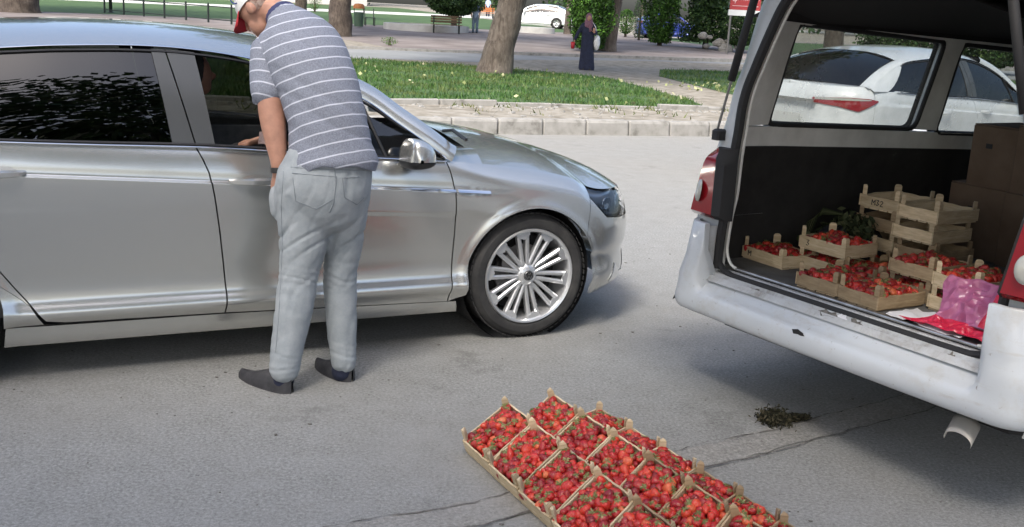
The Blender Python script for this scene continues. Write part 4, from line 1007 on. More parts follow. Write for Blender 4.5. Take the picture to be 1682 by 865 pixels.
LEGR = [(mp(572, 310, 4.66), .105, .115), (mp(570, 345, 4.68), .094, .104), (mp(567, 390, 4.70), .086, .09), (mp(559, 450, 4.715), .078, .078), (mp(560, 500, 4.71), .076, .075), (mp(562, 555, 4.70), .068, .066), (mp(565, 592, 4.685), .062, .062)]
limb(body, [(mp(541, 268, 4.60), .14, .09), (mp(533, 300, 4.60), .17, .11), (mp(530, 335, 4.62), .15, .11)], SD)
for lg in (LEGL, LEGR): limb(body, [(p, a*.72, b*.72) for p, a, b in lg]+[(lg[-1][0]+Vector((-.01, .01, -.05)), .036, .04)], SD)
blob('body', body, M['skin'], MAN, .0075, 5)
# shirt
taxis = (torso[5][0]-torso[0][0]).normalized()
def stripe_mat(name, axis, phase, sp=.052):
    m = mat(name, (.2, .21, .24), .9); tc = N(m, 'ShaderNodeTexCoord'); dp = N(m, 'ShaderNodeVectorMath', operation='DOT_PRODUCT'); dp.inputs[1].default_value = axis
    nz = N(m, 'ShaderNodeTexNoise'); nz.inputs['Scale'].default_value = 7; L(m, tc.outputs['Object'], nz.inputs['Vector'])
    L(m, tc.outputs['Object'], dp.inputs[0]); a1 = N(m, 'ShaderNodeMath', operation='MULTIPLY_ADD'); a1.inputs[1].default_value = .012; L(m, nz.outputs['Fac'], a1.inputs[0]); L(m, dp.outputs['Value'], a1.inputs[2])
    a2 = N(m, 'ShaderNodeMath', operation='MULTIPLY_ADD'); a2.inputs[1].default_value = 1/sp; a2.inputs[2].default_value = phase; L(m, a1.outputs[0], a2.inputs[0])
    fr = N(m, 'ShaderNodeMath', operation='FRACT'); L(m, a2.outputs[0], fr.inputs[0])
    hz = N(m, 'ShaderNodeTexNoise'); hz.inputs['Scale'].default_value = 180; hz.inputs['Detail'].default_value = 2; L(m, tc.outputs['Object'], hz.inputs['Vector'])
    base = ramp(m, hz.outputs['Fac'], [(.3, (.150, .165, .205)), (.7, (.24, .258, .312))])
    c = mix(m, base, (.62, .64, .72), ramp(m, fr.outputs[0], [(.0, (0, 0, 0)), (.05, (.8, .8, .8)), (.10, (.8, .8, .8)), (.16, (0, 0, 0))]))
    L(m, c, bsdf(m).inputs['Base Color']); bump(m, hz.outputs['Fac'], .25, .002); return m
def folds(ax, amp, sx, sz, seed):
    ax = Vector(ax).normalized()
    def f(p):
        q = p-ax*p.dot(ax); v = q*sx+ax*(p.dot(ax)*sz)+Vector((seed, 0, 0)); n1 = noise.noise(v); n2 = noise.noise(v*2.1+Vector((5, 5, 5)))
        return amp*(-(1-abs(n1)*2)**3*.6+n2*.5)
    return f
sh = MB(); limb(sh, torso[:7]+[(mp(466, 30, 4.825), .082, .08)], SD)
limb(sh, [(mp(480, 62, 4.74), .10, .09), (mp(452, 80, 4.735), .092, .088), (mp(440, 98, 4.72), .080, .078)], (0, .5, .8))
limb(sh, [(mp(505, 70, 4.78), .10, .09), (mp(540, 92, 4.79), .078, .078)], (0, .5, .8))
limb(sh, [(mp(455, 110, 4.76), .07, .05), (mp(432, 140, 4.77), .045, .04), (mp(421, 166, 4.78), .022, .03)], SD)
diag = (taxis+Vector((.7, 0, .2))).normalized()
SHT = blob('shirt', sh, stripe_mat('shirt_stripes', taxis, .35), MAN, .0095, 5, folds(diag, .007, 2.2, 9, 3)); hz_ = mp(545, 273, 4.60).z
for v_ in SHT.data.vertices: v_.co.z = max(v_.co.z, hz_+.018*sin(v_.co.x*14)+.006*sin(v_.co.x*43))
slv = MB(); limb(slv, [(mp(440, 84, 4.73), .078, .076), (mp(440, 112, 4.70), .080, .078), (mp(441, 150, 4.655), .079, .076)], SD, cap=True)
sa = (mp(440, 84, 4.73)-mp(441, 150, 4.655)).normalized()
blob('sleeve', slv, stripe_mat('sleeve_stripes', (sa+Vector((.25, 0, 0))).normalized(), .1, .050), MAN, .009, 2, folds((1, 0, .3), .004, 3, 9, 8))
slv = MB(); limb(slv, [(mp(538, 84, 4.77), .076, .074), (mp(556, 120, 4.80), .07, .07)], SD)
blob('sleeve', slv, stripe_mat('sleeve_stripes', sa, .1, .050), MAN, .009, 2)
cl = MB(); P = []
for i in range(21):
    a = 2*pi*i/20; c = mp(463, 26, 4.83); ax = (mp(452, 14, 4.86)-mp(470, 40, 4.80)).normalized(); s1 = SD-ax*SD.dot(ax); s1.normalize(); s2 = ax.cross(s1)
    q = lambda r_, h: c+s1*r_*cos(a)+s2*r_*sin(a)+ax*h
    P.append([q(.078, -.02), q(.074, .012), q(.066, .020), q(.064, -.005)])
cl.grid(P); obj('collar', cl, mat('navy_collar', (.03, .035, .10), .8), MAN, True)
# trousers
tr = MB(); limb(tr, [(mp(541, 261, 4.60), .187, .124), (mp(537, 285, 4.60), .203, .136), (mp(530, 312, 4.60), .208, .140), (mp(532, 335, 4.615), .180, .135)], SD)
limb(tr, LEGL, SD); limb(tr, LEGR, SD)
limb(tr, [(mp(464, 306, 4.61), .040, .040), (mp(459, 322, 4.62), .046, .050), (mp(462, 345, 4.62), .05, .05)], SD)
for c in ((497, 305, 4.545), (572, 308, 4.585)): ellipsoid(tr, mp(*c), (.080, .070, .095))
zk = mp(490, 450, 4.58).z
def tf(p):
    z = p.z; n1 = noise.noise(Vector((p.x*4, p.y*4, z*6))); w_ = sin(z*95+p.x*28+6*n1); w2 = sin(z*60-p.x*45+5*noise.noise(Vector((p.x*6, p.y*6+4, z*5))))
    k = math.exp(-((z-zk+.02)/.07)**2)+.9*math.exp(-((z-.13)/.07)**2); k2 = math.exp(-((z-.70)/.09)**2)
    w3 = sin(z*26-p.x*60+7*noise.noise(Vector((p.x*5+9, p.y*5, z*4)))); k3 = .35+.65*sstep(.1, .5, abs(noise.noise(Vector((p.x*3, p.y*3, z*3+7)))*2))
    return .005*n1+k*(-.0062*max(0, w_)**3+.002*w_)+k2*(-.0075*max(0, w2)**4)-.0034*k3*max(0, w3)**5+.0020*noise.noise(p*22)+.0009*noise.noise(p*55)
M['jeans'] = ncol('pale_denim', [(.3, (.235, .265, .285)), (.5, (.30, .33, .35)), (.7, (.36, .385, .405))], 7, 8, .9, .12, .002, nr=.75)
TR = blob('trousers', tr, M['jeans'], MAN, .0085, 4, tf)
# back pockets and seams
M['seam'] = mat('denim_seam', (.215, .24, .26), .9)
for v_ in TR.data.vertices: v_.co.z = max(v_.co.z, .048+.10*max(0, v_.co.y))
from mathutils.bvhtree import BVHTree
bv = BVHTree.FromPolygons([v.co[:] for v in TR.data.vertices], [tuple(p.vertices) for p in TR.data.polygons])
def seam(pts, r_=.0022, name='seam'):
    out = []
    for a_, b_ in zip(pts[:-1], pts[1:]):
        for k in range(6):
            px = a_[0]+(b_[0]-a_[0])*k/6; py = a_[1]+(b_[1]-a_[1])*k/6; o_ = at_y(px, py, 4.0)-mroot_p; d_ = (o_+mroot_p-Vector((0, 0, CAMH))).normalized(); h_ = bv.ray_cast(o_, d_, 2.)
            if h_[0] is not None: out.append(h_[0]+h_[1]*.0004)
    if len(out) > 2: mb = MB(); mb.tube(out, r_, 5); obj(name, mb, M['seam'], TR, True)
seam([(480, 284), (553, 290), (549, 326), (520, 343), (486, 330), (480, 284)], .002, 'back_pocket'); seam([(590, 290), (562, 292), (566, 324), (586, 336), (600, 322)], .002, 'back_pocket')
seam([(548, 268), (552, 300), (548, 332), (540, 352)]); seam([(466, 280), (462, 340), (464, 400), (462, 450), (458, 520), (452, 590)], .0018); seam([(478, 274), (520, 277), (570, 279), (604, 280)], .0018, 'waistband')
# watch
wt = MB(); wp = mp(458, 279, 4.585); ax = (larm[-2][0]-larm[-1][0]).normalized(); q = ax.to_track_quat('Z', 'Y').to_matrix().to_4x4(); q.translation = wp
wt.lathe([(.034, -.012), (.037, -.010), (.037, .010), (.034, .012)], 20, 0, q, True); wt.box(-.045, -.034, -.014, .014, -.016, .016, 0, q); obj('wristwatch', wt, M['black'], MAN, True, 40)
# cap
cp_ = MB(); P = []
for i in range(9):
    th = (pi/2)*i/8*1.08; row = []
    for k in range(25): a = 2*pi*k/24; row.append(hp(.086*sin(th)*cos(a), -.004+.106*sin(th)*sin(a), .035+.098*cos(th)))
    P.append(row)
cp_.grid(P); cp = obj('cap', cp_, M['white_cloth'], MAN, True)
M['cap_red'] = mat('cap_red', (.42, .02, .03), .8)
bm = MB(); P = []
for i in range(11):
    v = -1+i/5; ang = v*1.05; P.append([hp(.084*sin(ang), .100*cos(ang)+e_*.075*(1-.35*v*v), .030-e_*.028-.018*v*v*e_) for e_ in (0, .35, .7, 1)])
bm.grid(P); o = obj('cap_brim', bm, M['cap_red'], cp, True); sl = o.modifiers.new('t', 'SOLIDIFY'); sl.thickness = .003
bm = MB(); P = []
for i in range(7):
    th = (pi/2)*(.45+.6*i/6); P.append([hp(.0872*sin(th)*cos(a), -.004+.1075*sin(th)*sin(a), .035+.0992*cos(th)) for a in [pi*1.18+pi*.64*k/10 for k in range(11)]])
bm.grid(P); obj('cap_back_panel', bm, M['cap_red'], cp, True)
bm = MB()
for a0, a1 in ((.2, .9), (1.2, 2.0)):
    pts = [hp(-.088*cos(.35+.1*cos(a*5)), .03+.02*cos(a*4), .075+.02*sin(a*4)) for a in [a0+(a1-a0)*k/6 for k in range(7)]]; bm.tube(pts, .003, 5)
obj('cap_stitching', bm, mat('navy_thread', (.03, .05, .2), .8), cp)
hr = MB(); P = []
for i in range(7):
    th = (pi/2)*(.95+.42*i/6); P.append([hp(.0795*sin(th)*cos(a), -.002+.0985*sin(th)*sin(a), .02+.095*cos(th)) for a in [pi*1.04+pi*.92*k/16 for k in range(17)]])
hr.grid(P); obj('hair', hr, ncol('grey_hair', [(.4, (.20, .12, .095)), (.6, (.34, .26, .22))], 60, rough=.9), MAN, True)
# shoes
def shoe(heel, toe, w_=.047, name='shoe'):
    heel, toe = Vector(heel)-mroot_p, Vector(toe)-mroot_p; d = toe-heel; Ln = d.length; d.normalize(); s_ = Vector((d.y, -d.x, 0)); P = []
    for i in range(19):
        t = i/18; W_ = w_*(.62+.42*sin(pi*min(1, t*1.05)**.8))*(1 if t < .62 else max(.05, sqrt(max(0, 1-((t-.62)/.385)**2)))) *(1 if t > .14 else sqrt(max(.03, 1-((.14-t)/.142)**2)))
        H_ = (.075 if t < .35 else .075-.04*sstep(.35, .8, t)) if t < .9 else .035*sqrt(max(.02, 1-((t-.9)/.105)**2))+.004
        c = heel+d*(Ln*t); row = []
        for k in range(15):
            a = pi*k/14; row.append(c+s_*(W_*cos(a))+Vector((0, 0, .012+H_*max(0, sin(a))**.75)))
        P.append([c+s_*W_*1.03+Vector((0, 0, .0))]+row+[c-s_*W_*1.03+Vector((0, 0, .0))])
    mb = MB(); mb.grid(P); return mb
M['shoe'] = ncol('shoe_leather', [(.3, (.02, .02, .024)), (.7, (.05, .05, .055))], 20, rough=.6)
obj('shoe', shoe((-.955, 4.475, 0), (-1.24, 4.655, 0)), M['shoe'], MAN, True); obj('shoe', shoe((-.715, 4.665, 0), (-.925, 4.865, 0)), M['shoe'], MAN, True)
for p in (LEGL[-1][0], LEGR[-1][0]):
    sk = MB(); limb(sk, [(p+Vector((0, 0, -.015)), .046, .046), (p+Vector((-.010, .010, -.055)), .050, .054)], SD); obj('sock', sk, M['fabric_navy'], MAN, True)

# --- passenger
PAS = thing('person', 'passenger in dark clothes sitting inside the silver car behind the open window', 'person', (0, 0, 0))
CM = Matrix.Translation(SILV.location) @ Matrix.Rotation(CARY, 4, 'Z'); pr0 = CM @ Vector((-1.55, -.40, .6)); PAS.location = pr0; PAS.rotation_euler = (0, 0, CARY)
q = lambda x, w_, z: Vector((x+1.55, (w_-.916)+.40, z-.6))
bd = MB(); limb(bd, [(q(-1.66, .5, .66), .17, .13), (q(-1.70, .5, .9), .17, .12), (q(-1.72, .5, 1.10), .19, .11), (q(-1.71, .5, 1.18), .08, .07), (q(-1.69, .5, 1.24), .05, .055)], (0, 1, 0))
ellipsoid(bd, q(-1.665, .5, 1.345), (.095, .075, .115)); ellipsoid(bd, q(-1.62, .5, 1.29), (.05, .05, .05)); ellipsoid(bd, q(-1.565, .5, 1.335), (.02, .014, .02)); ellipsoid(bd, q(-1.67, .42, 1.335), (.02, .012, .03))
for w_, tg in ((.33, None), (.67, None)):
    limb(bd, [(q(-1.60, w_+(.04 if w_ < .5 else -.04), .68), .08, .08), (q(-1.25, w_, .70), .075, .075), (q(-1.10, w_, .66), .06, .06), (q(-1.0, w_, .36), .05, .05)], (0, 1, 0))
limb(bd, [(q(-1.72, .32, 1.10), .06, .06), (q(-1.66, .26, .92), .05, .05), (q(-1.55, .22, .93), .042, .042), (q(-1.50, .17, 1.02), .032, .03), (q(-1.475, .14, 1.05), .026, .022)], (0, 1, 0))
hand(bd, q(-1.475, .14, 1.05), (.8, -.45, .35), (0, -.4, -1), .9, .5, 1)
limb(bd, [(q(-1.72, .68, 1.10), .06, .06), (q(-1.55, .72, .88), .05, .05), (q(-1.30, .60, .80), .035, .035)], (0, 1, 0)); hand(bd, q(-1.30, .60, .80), (1, -.2, -.1), (0, 0, -1), .9, .4, 1)
blob('body', bd, M['skin_dark'], PAS, .009, 4)
cl = MB(); limb(cl, [(q(-1.66, .5, .64), .20, .16), (q(-1.70, .5, .9), .195, .145), (q(-1.72, .5, 1.09), .21, .13), (q(-1.715, .5, 1.15), .11, .09)], (0, 1, 0))
limb(cl, [(q(-1.72, .31, 1.10), .078, .078), (q(-1.66, .26, .92), .066, .066), (q(-1.55, .22, .93), .056, .056), (q(-1.51, .18, 1.01), .045, .044)], (0, 1, 0)); limb(cl, [(q(-1.72, .69, 1.10), .078, .078), (q(-1.55, .72, .88), .065, .065), (q(-1.36, .63, .82), .05, .05)], (0, 1, 0))
blob('jacket', cl, M['dark_int'], PAS, .011, 4, folds((0, 0, 1), .006, 5, 12, 4))
cl = MB()
for w_ in (.33, .67): limb(cl, [(q(-1.62, w_+(.04 if w_ < .5 else -.04), .67), .10, .10), (q(-1.25, w_, .70), .092, .09), (q(-1.10, w_, .66), .078, .078), (q(-1.0, w_, .38), .065, .065)], (0, 1, 0))
blob('trousers', cl, M['fabric_navy'], PAS, .012, 4)
cl = MB(); P = []
for i in range(10):
    th = pi*.62*i/9; P.append([q(-1.675+.105*sin(th)*cos(a)*(1 if cos(a) < 0 else .82), .5+.085*sin(th)*sin(a), 1.355+.12*cos(th)) for a in [2*pi*k/20 for k in range(21)]])
cl.grid(P); obj('hair', cl, M['rubber'], PAS, True)
NT = MB(); NT.grid([[Vector((-.055+.11*i/8, .003*sin(i*.9), z_)) for z_ in (-.030, 0, .030)] for i in range(9)])
M['note'] = ncol('banknote', [(.35, (.42, .26, .26)), (.5, (.60, .47, .44)), (.65, (.50, .30, .32))], 40, rough=.8, bmp=0)
o = obj('banknote', NT, M['note']); o.location = CM @ Vector((-1.385, -.916+.055, 1.085)); o.rotation_euler = (.25, .06, CARY); s2_ = o.modifiers.new('t', 'SOLIDIFY'); s2_.thickness = .0006
tag(o, 'pinkish banknote held out over the sill of the open car window', 'banknote')

# --- woman walking in the park
wb_ = at(962, 115); WOM = thing('person', 'woman in a long dark robe and patterned headscarf standing by the park lane', 'person', wb_)
rb_ = MB(); limb(rb_, [((.02, 0, .07), .235, .19), ((.01, 0, .4), .205, .165), ((0, 0, .8), .185, .15), ((-.005, 0, 1.1), .185, .13), ((0, 0, 1.3), .185, .11), ((0, 0, 1.38), .10, .08)])
limb(rb_, [((-.15, 0, 1.30), .06, .06), ((-.28, -.02, 1.08), .055, .055), ((-.37, -.05, .88), .05, .048)]); limb(rb_, [((.15, 0, 1.30), .06, .06), ((.22, -.04, 1.08), .055, .055), ((.18, -.14, 1.06), .045, .045)])
blob('robe', rb_, M['fabric_navy'], WOM, .016, 3, lambda p: .018*noise.noise(Vector((p.x*16, p.y*16, p.z*1.6)))*max(0, 1.1-p.z))
bd = MB(); ellipsoid(bd, (0, -.01, 1.50), (.072, .085, .105)); ellipsoid(bd, (.0, -.092, 1.49), (.012, .018, .02)); ellipsoid(bd, (0, -.05, 1.435), (.045, .045, .04)); limb(bd, [((0, 0, 1.46), .05, .05), ((0, 0, 1.36), .055, .055), ((0, 0, .9), .12, .1), ((.0, 0, .5), .12, .1)])
limb(bd, [((-.30, -.02, 1.05), .035, .035), ((-.38, -.05, .87), .026, .026)]); hand(bd, (-.38, -.05, .87), (-.2, -.1, -1), (1, 0, 0), 1, .5)
for sx in (-.06, .08): limb(bd, [((sx, 0, .5), .06, .06), ((sx, 0, .06), .04, .04)])
limb(bd, [((.2, -.08, 1.07), .03, .03), ((.17, -.16, 1.08), .026, .026)]); hand(bd, (.17, -.16, 1.08), (-.1, -.2, .9), (0, 1, 0), 1, .6)
blob('body', bd, M['skin'], WOM, .012, 3)
scf = MB(); ellipsoid(scf, (0, .02, 1.515), (.098, .105, .125)); limb(scf, [((0, .03, 1.47), .095, .085), ((0, .0, 1.36), .13, .10), ((.0, -.03, 1.27), .15, .105)]); limb(scf, [((.03, -.09, 1.36), .05, .03), ((.05, -.12, 1.12), .04, .02)])
blob('headscarf', scf, M['scarf'], WOM, .013, 3); 
fc = MB(); ellipsoid(fc, (.01, -.085, 1.495), (.052, .03, .07)); ellipsoid(fc, (.012, -.118, 1.485), (.009, .012, .014)); obj('face', fc, M['skin'], WOM, True)
shb = MB(); shb.cbox(-.13, -.02, -.16, .08, 0, .08, .03); shb.cbox(.05, .15, -.18, .06, 0, .08, .03); obj('shoes', shb, M['black'], WOM, True, 40)
bg_ = MB(); ellipsoid(bg_, (.27, -.02, .80), (.10, .15, .23)); tb = blob('bag', bg_, M['white_cloth'], None, .02, 2, lambda p: .02*noise.noise(p*9)); tb.location = wb_; bgs = MB(); bgs.tube([(.26, -.05, 1.0), (.20, -.09, 1.25), (.12, -.05, 1.36), (.16, .08, 1.25), (.26, .03, 1.0)], .012, 6); obj('strap', bgs, M['white_cloth'], tb, True); tag(tb, "white cloth shoulder bag hanging at the robed woman's side", 'bag')
cu = MB(); cu.lathe([(.0, 0), (.045, .0), (.065, .19), (.055, .19), (.04, .02)], 14); o = obj('red_container', cu, M['red_plastic'], None, True); o.location = wb_+Vector((-.43, -.08, .60)); tag(o, "red container held low in the robed woman's hand", 'container')
# ------------------------------------------------------------------ the white van
VY = -.9979; VO = Vector((.8417, 5.0129, 0)); VD = Vector((cos(VY), sin(VY), 0)); VF = Vector((-VD.y, VD.x, 0)); VC = .935
VAN = thing('white_van', 'old white van with its tailgate raised and strawberry crates loaded inside', 'van', VO+VD*VC, VY)
VW = lambda a, f, z: VO+VD*a+VF*f+Vector((0, 0, z))          # world point from across / forward / up
def vp(name, mb, m, smooth=False, angle=40, par=None): return obj(name, mb, M[m] if isinstance(m, str) else m, par or VAN, smooth, angle)
def dirty_white():
    m = mat('van_paint', (.53, .56, .58), .3, coat=.6); co = coords(m); f = noise_t(m, co, 3.5, 8, .72); g = noise_t(m, co, 26, 5, .8); h = noise_t(m, coords(m, 'Object', (1, 1, 6)), 5, 6, .7)
    c = mix(m, (.53, .56, .58), (.40, .37, .31), ramp(m, f, [(.52, (0, 0, 0)), (.75, (.75, .75, .75))]))
    c = mix(m, c, (.16, .12, .09), ramp(m, g, [(.63, (0, 0, 0)), (.72, (.8, .8, .8))]))
    c = mix(m, c, (.42, .40, .36), ramp(m, h, [(.60, (0, 0, 0)), (.72, (.5, .5, .5))]))
    L(m, c, bsdf(m).inputs['Base Color']); rr = ramp(m, f, [(.4, (.3, .3, .3)), (.7, (.6, .6, .6))]); L(m, rr, bsdf(m).inputs['Roughness']); return m
def grime_white():
    m = mat('sill_paint', (.6, .6, .58), .6); co = coords(m); f = noise_t(m, co, 6, 9, .78, .4); g = noise_t(m, coords(m, 'Object', (1, 5, 1)), 14, 6, .8)
    c = ramp(m, f, [(.30, (.10, .09, .08)), (.38, (.30, .29, .27)), (.5, (.44, .45, .45)), (.7, (.52, .55, .57))])
    c = mix(m, c, (.12, .10, .08), ramp(m, g, [(.62, (0, 0, 0)), (.72, (.8, .8, .8))])); L(m, c, bsdf(m).inputs['Base Color']); bump(m, f, .2, .004); return m
M['vpaint'] = dirty_white(); M['sill'] = grime_white()
M['inner_white'] = ncol('inner_paint', [(.3, (.58, .58, .54)), (.6, (.74, .74, .70)), (.8, (.80, .80, .76))], 5, 7, .6, .05)
M['panel_dark'] = ncol('dark_board', [(.3, (.014, .013, .012)), (.72, (.028, .026, .024)), (.82, (.10, .09, .08))], 9, 8, .8, .15)
M['alu'] = ncol('scuffed_metal', [(.3, (.20, .19, .17)), (.6, (.50, .49, .46))], 12, 6, .4, metal=.9)
M['carpet'] = ncol('floor_sheet', [(.3, (.07, .07, .068)), (.7, (.17, .17, .165))], 7, 8, .75, .2)
rout = curve([(.30, .90), (.55, .945), (.81, .905), (1.16, .815), (1.24, .785), (1.53, .70), (1.82, .615), (2.0, .50)])     # rear outline half width
wall = curve([(.28, .88), (.55, .925), (1.0, .895), (1.2, .85), (1.72, .765), (1.88, .66), (1.96, .5)])
ohf = curve([(.50, .70), (.60, .722), (.67, .722), (.84, .712), (.96, .690), (1.13, .686), (1.25, .674), (1.34, .668), (1.43, .650), (1.53, .610), (1.69, .540), (1.82, .470), (1.92, .36)])
def bodyx(f, z): k = sstep(.0, .45, f); return rout(z)*(1-k)+wall(z)*k
sl = lambda f: -.035*f
# side walls as thick panels round the real window openings
wins = [((.285, 1.262, .345, 1.735), (1.41, 1.222, 1.475, 1.684)), ((1.585, 1.196, 1.62, 1.675), (2.62, 1.16, 2.62, 1.635)), ((2.80, 1.15, 2.80, 1.63), (3.5, 1.14, 3.3, 1.60))]
def wallpanel(f0b, f0t, f1b, f1t, z0a, z0b, z1a, z1b, sd, nf=10, nz=8):     # f at bottom/top of both ends; z at rear/front end of bottom and top edges
    O, I = [], []
    for i in range(nf+1):
        s_ = i/nf; ro, ri = [], []
        for j in range(nz+1):
            t = j/nz; f = (f0b*(1-t)+f0t*t)*(1-s_)+(f1b*(1-t)+f1t*t)*s_; z = (z0a*(1-s_)+z0b*s_)*(1-t)+(z1a*(1-s_)+z1b*s_)*t
            x = bodyx(f, z); ro.append(Vector((sd*x, f, z))); ri.append(Vector((sd*(x-.055), f, z)))
        O.append(ro); I.append(ri)
    return O, I
ohR = curve([(.5, .70), (.6, .722), (.8, .725), (.95, .75), (1.05, .768), (1.24, .758), (1.44, .730), (1.64, .695), (1.84, .665), (1.92, .5)])
Lft = (ohf, rout); rout0 = rout; Rgt = (ohR, lambda z: max(rout0(z), ohR(z)+.10))
for sd in (-1, 1):
    ohf, rout = Lft if sd < 0 else Rgt
    outm = MB(); inm = MB(); edge = MB()
    cells = [(.03, .03, 4.0, 4.0, .34, .34, 1.262, 1.11, 30, 12), (.03, .03, 4.0, 4.0, 1.74, 1.60, 1.93, 1.90, 24, 6)]
    cells += [(.03, .03, .285, .345, 1.262, 1.262, 1.74, 1.735, 6, 8), (1.41, 1.475, 1.585, 1.62, 1.222, 1.214, 1.69, 1.684, 3, 8), (2.62, 2.62, 2.80, 2.80, 1.165, 1.155, 1.66, 1.655, 3, 6), (3.5, 3.3, 4.0, 4.0, 1.13, 1.11, 1.63, 1.60, 4, 6)]
    for c in cells:
        O, I = wallpanel(*c[:8], sd, c[8], c[9]); outm.grid(O, 0, sd < 0); inm.grid(I, 0, sd > 0)
        for e in ([O[0], I[0]], [O[-1], I[-1]], [[r[0] for r in O], [r[0] for r in I]], [[r[-1] for r in O], [r[-1] for r in I]]): edge.grid(e)
    vp('side_panel', outm, 'vpaint', True); inm.add(edge.v, edge.f); vp('inner_wall', inm, 'inner_white', True)
    # dark board along the lower wall
    P = []
    for i in range(25):
        f = .13+3.2*i/24; P.append([Vector((sd*(bodyx(f, z)-.060), f, z)) for z in [.585+(1.168+sl(f)-.585)*j/10 for j in range(11)]])
    mb = MB(); mb.grid(P, 0, sd > 0); mb.grid([[P[0][j], P[0][j]+Vector((sd*.01, 0, 0))] for j in range(11)]); vp('lining_board', mb, 'panel_dark', True)
    for k, ((fa, za, fb, zb), (fc, zc_, fd, zd)) in enumerate(wins):
        quad = [(fa, za), (fc, zc_), (fd, zd), (fb, zb)]; ring = []
        for i in range(4):
            p0, p1, p2 = [Vector(quad[(i+d) % 4]) for d in (-1, 0, 1)]; r_ = .055
            a_, b_ = p1+(p0-p1).normalized()*r_, p1+(p2-p1).normalized()*r_
            for t in (0, .25, .5, .75, 1): ring.append(a_*(1-t)**2+p1*2*t*(1-t)+b_*t*t)
        pl = lambda q, off: Vector((sd*(bodyx(q.x, q.y)-off), q.x, q.y))
        mb = MB(); mb.poly([pl(q, .03) for q in ring]); w_ = vp('side_window', mb, 'glass_van')
        mb = MB(); rr_ = [pl(q, .045) for q in ring]; mb.tube(rr_+rr_[:1], .013, 6, cap=False); ro_ = [pl(q, .0) for q in ring]; mb.tube(ro_+ro_[:1], .014, 6, cap=False)
        # corner fillets of the opening
        for i in range(4):
            c0 = pl(Vector(quad[i]), .045); seg = rr_[i*5:i*5+5]; mb.poly([c0]+seg)
        obj('window_seal', mb, M['rubber'], w_, True)
    # rear corner post from the opening edge to the outer corner
    P = []; Z = [.585+i*(1.93-.585)/40 for i in range(41)]
    for z in Z:
        o_ = ohf(z); r_ = max(rout(z), o_+.09); P.append([Vector((sd*x, f, z)) for x, f in ((o_+.03, .06), (o_, .015), (o_+.012, .0), (r_-.05, -.004), (r_-.016, .006), (r_-.004, .022), (r_, .05))])
    mb = MB(); mb.grid(P, 0, sd > 0); vp('corner_post', mb, 'vpaint', True)
    P = [[Vector((sd*(ohf(z)-.003+x), f, z)) for x, f in ((0, .015), (.0, .05), (.03, .075), (.13, .10))] for z in Z]
    mb = MB(); mb.grid(P, 0, sd > 0); vp('inner_post', mb, 'inner_white', True)
    mb = MB(); mb.tube([(sd*(ohf(z)-.004), .004, z) for z in [.60+i*.033 for i in range(41)]], .021, 8); vp('door_seal', mb, 'rubber', True)
    # tail lamp: lens wraps round the corner, dark housing towards the opening
    Z = [.835+i*(1.165-.835)/16 for i in range(17)]; Lz, Bz = [], []; hw_ = .072 if sd < 0 else .016
    for i, z in enumerate(Z):
        e = min(1, 1.0 if i < 13 else 1-((i-12)/4.0)**2*.55); o_ = rout(z)+.012; inn = .722 if sd < 0 else .738+.18*(z-.83); o2 = max(inn+(o_-inn)*e, inn+.05); d = .055*min(1, (i+1)/2)*(1 if i < 15 else .8)
        Lz.append([Vector((sd*x, f, z)) for x, f in ((o2-.0, .14), (o2+.004, .06), (o2-.012, .0-d*.5), (o2-.035, -d), (inn+.0, -d-.012))])
        Bz.append([Vector((sd*x, f, z)) for x, f in ((inn, -d-.012), (inn-.006, -d-.018), (inn-hw_*.7*(1 if i < 14 else .7), -d-.005), (inn-hw_, -.012), (inn-hw_-.002, .0))])
    tl = vp('taillight', (lambda m_: (m_.grid(Lz, 0, sd > 0), m_)[1])(MB()), 'red_lens', True)
    mb = MB(); mb.grid(Bz, 0, sd > 0); mb.poly([*Lz[0], *Bz[0][1:]]); mb.poly([*Lz[-1], *Bz[-1][1:]]); obj('housing', mb, M['rubber'], tl, True, 40)
    ql = MB(); c = Vector((sd*(rout(.955)-.048), -.066, .955)); nrm = Vector((sd*.55, -.83, .1)).to_track_quat('Z', 'Y').to_matrix().to_4x4(); nrm.translation = c
    ql.lathe([(0, .008), (.03, .006), (.044, .0), (.046, -.01)], 22, 0, nrm @ Matrix.Diagonal((.85, 1.15, 1, 1))); obj('clear_lens', ql, M['clear_lens'], tl, True)
    # gas strut
    p0 = Vector((.163-VC, -.030, 1.235)); p1 = Vector((.325-VC, -.040, 1.82)); p0.x *= -sd if False else 1
    if sd > 0: p0.x, p1.x = -p0.x, -p1.x
    st = VAN; mb = MB(); mb.tube([p0, p0.lerp(p1, .5)], .006, 8); gs_ = vp('gas_strut', mb, 'steel', True)
    mb = MB(); mb.tube([p0.lerp(p1, .40), p0.lerp(p1, 1.25)], .018, 10); obj('strut_tube', mb, M['rubber'], gs_, True)
    mb = MB(); mb.cbox(p0.x-.018, p0.x+.03, -.05, .012, 1.195, 1.245, .008); obj('strut_bracket', mb, M['rubber'], gs_, True, 40)
ohf, rout = Lft
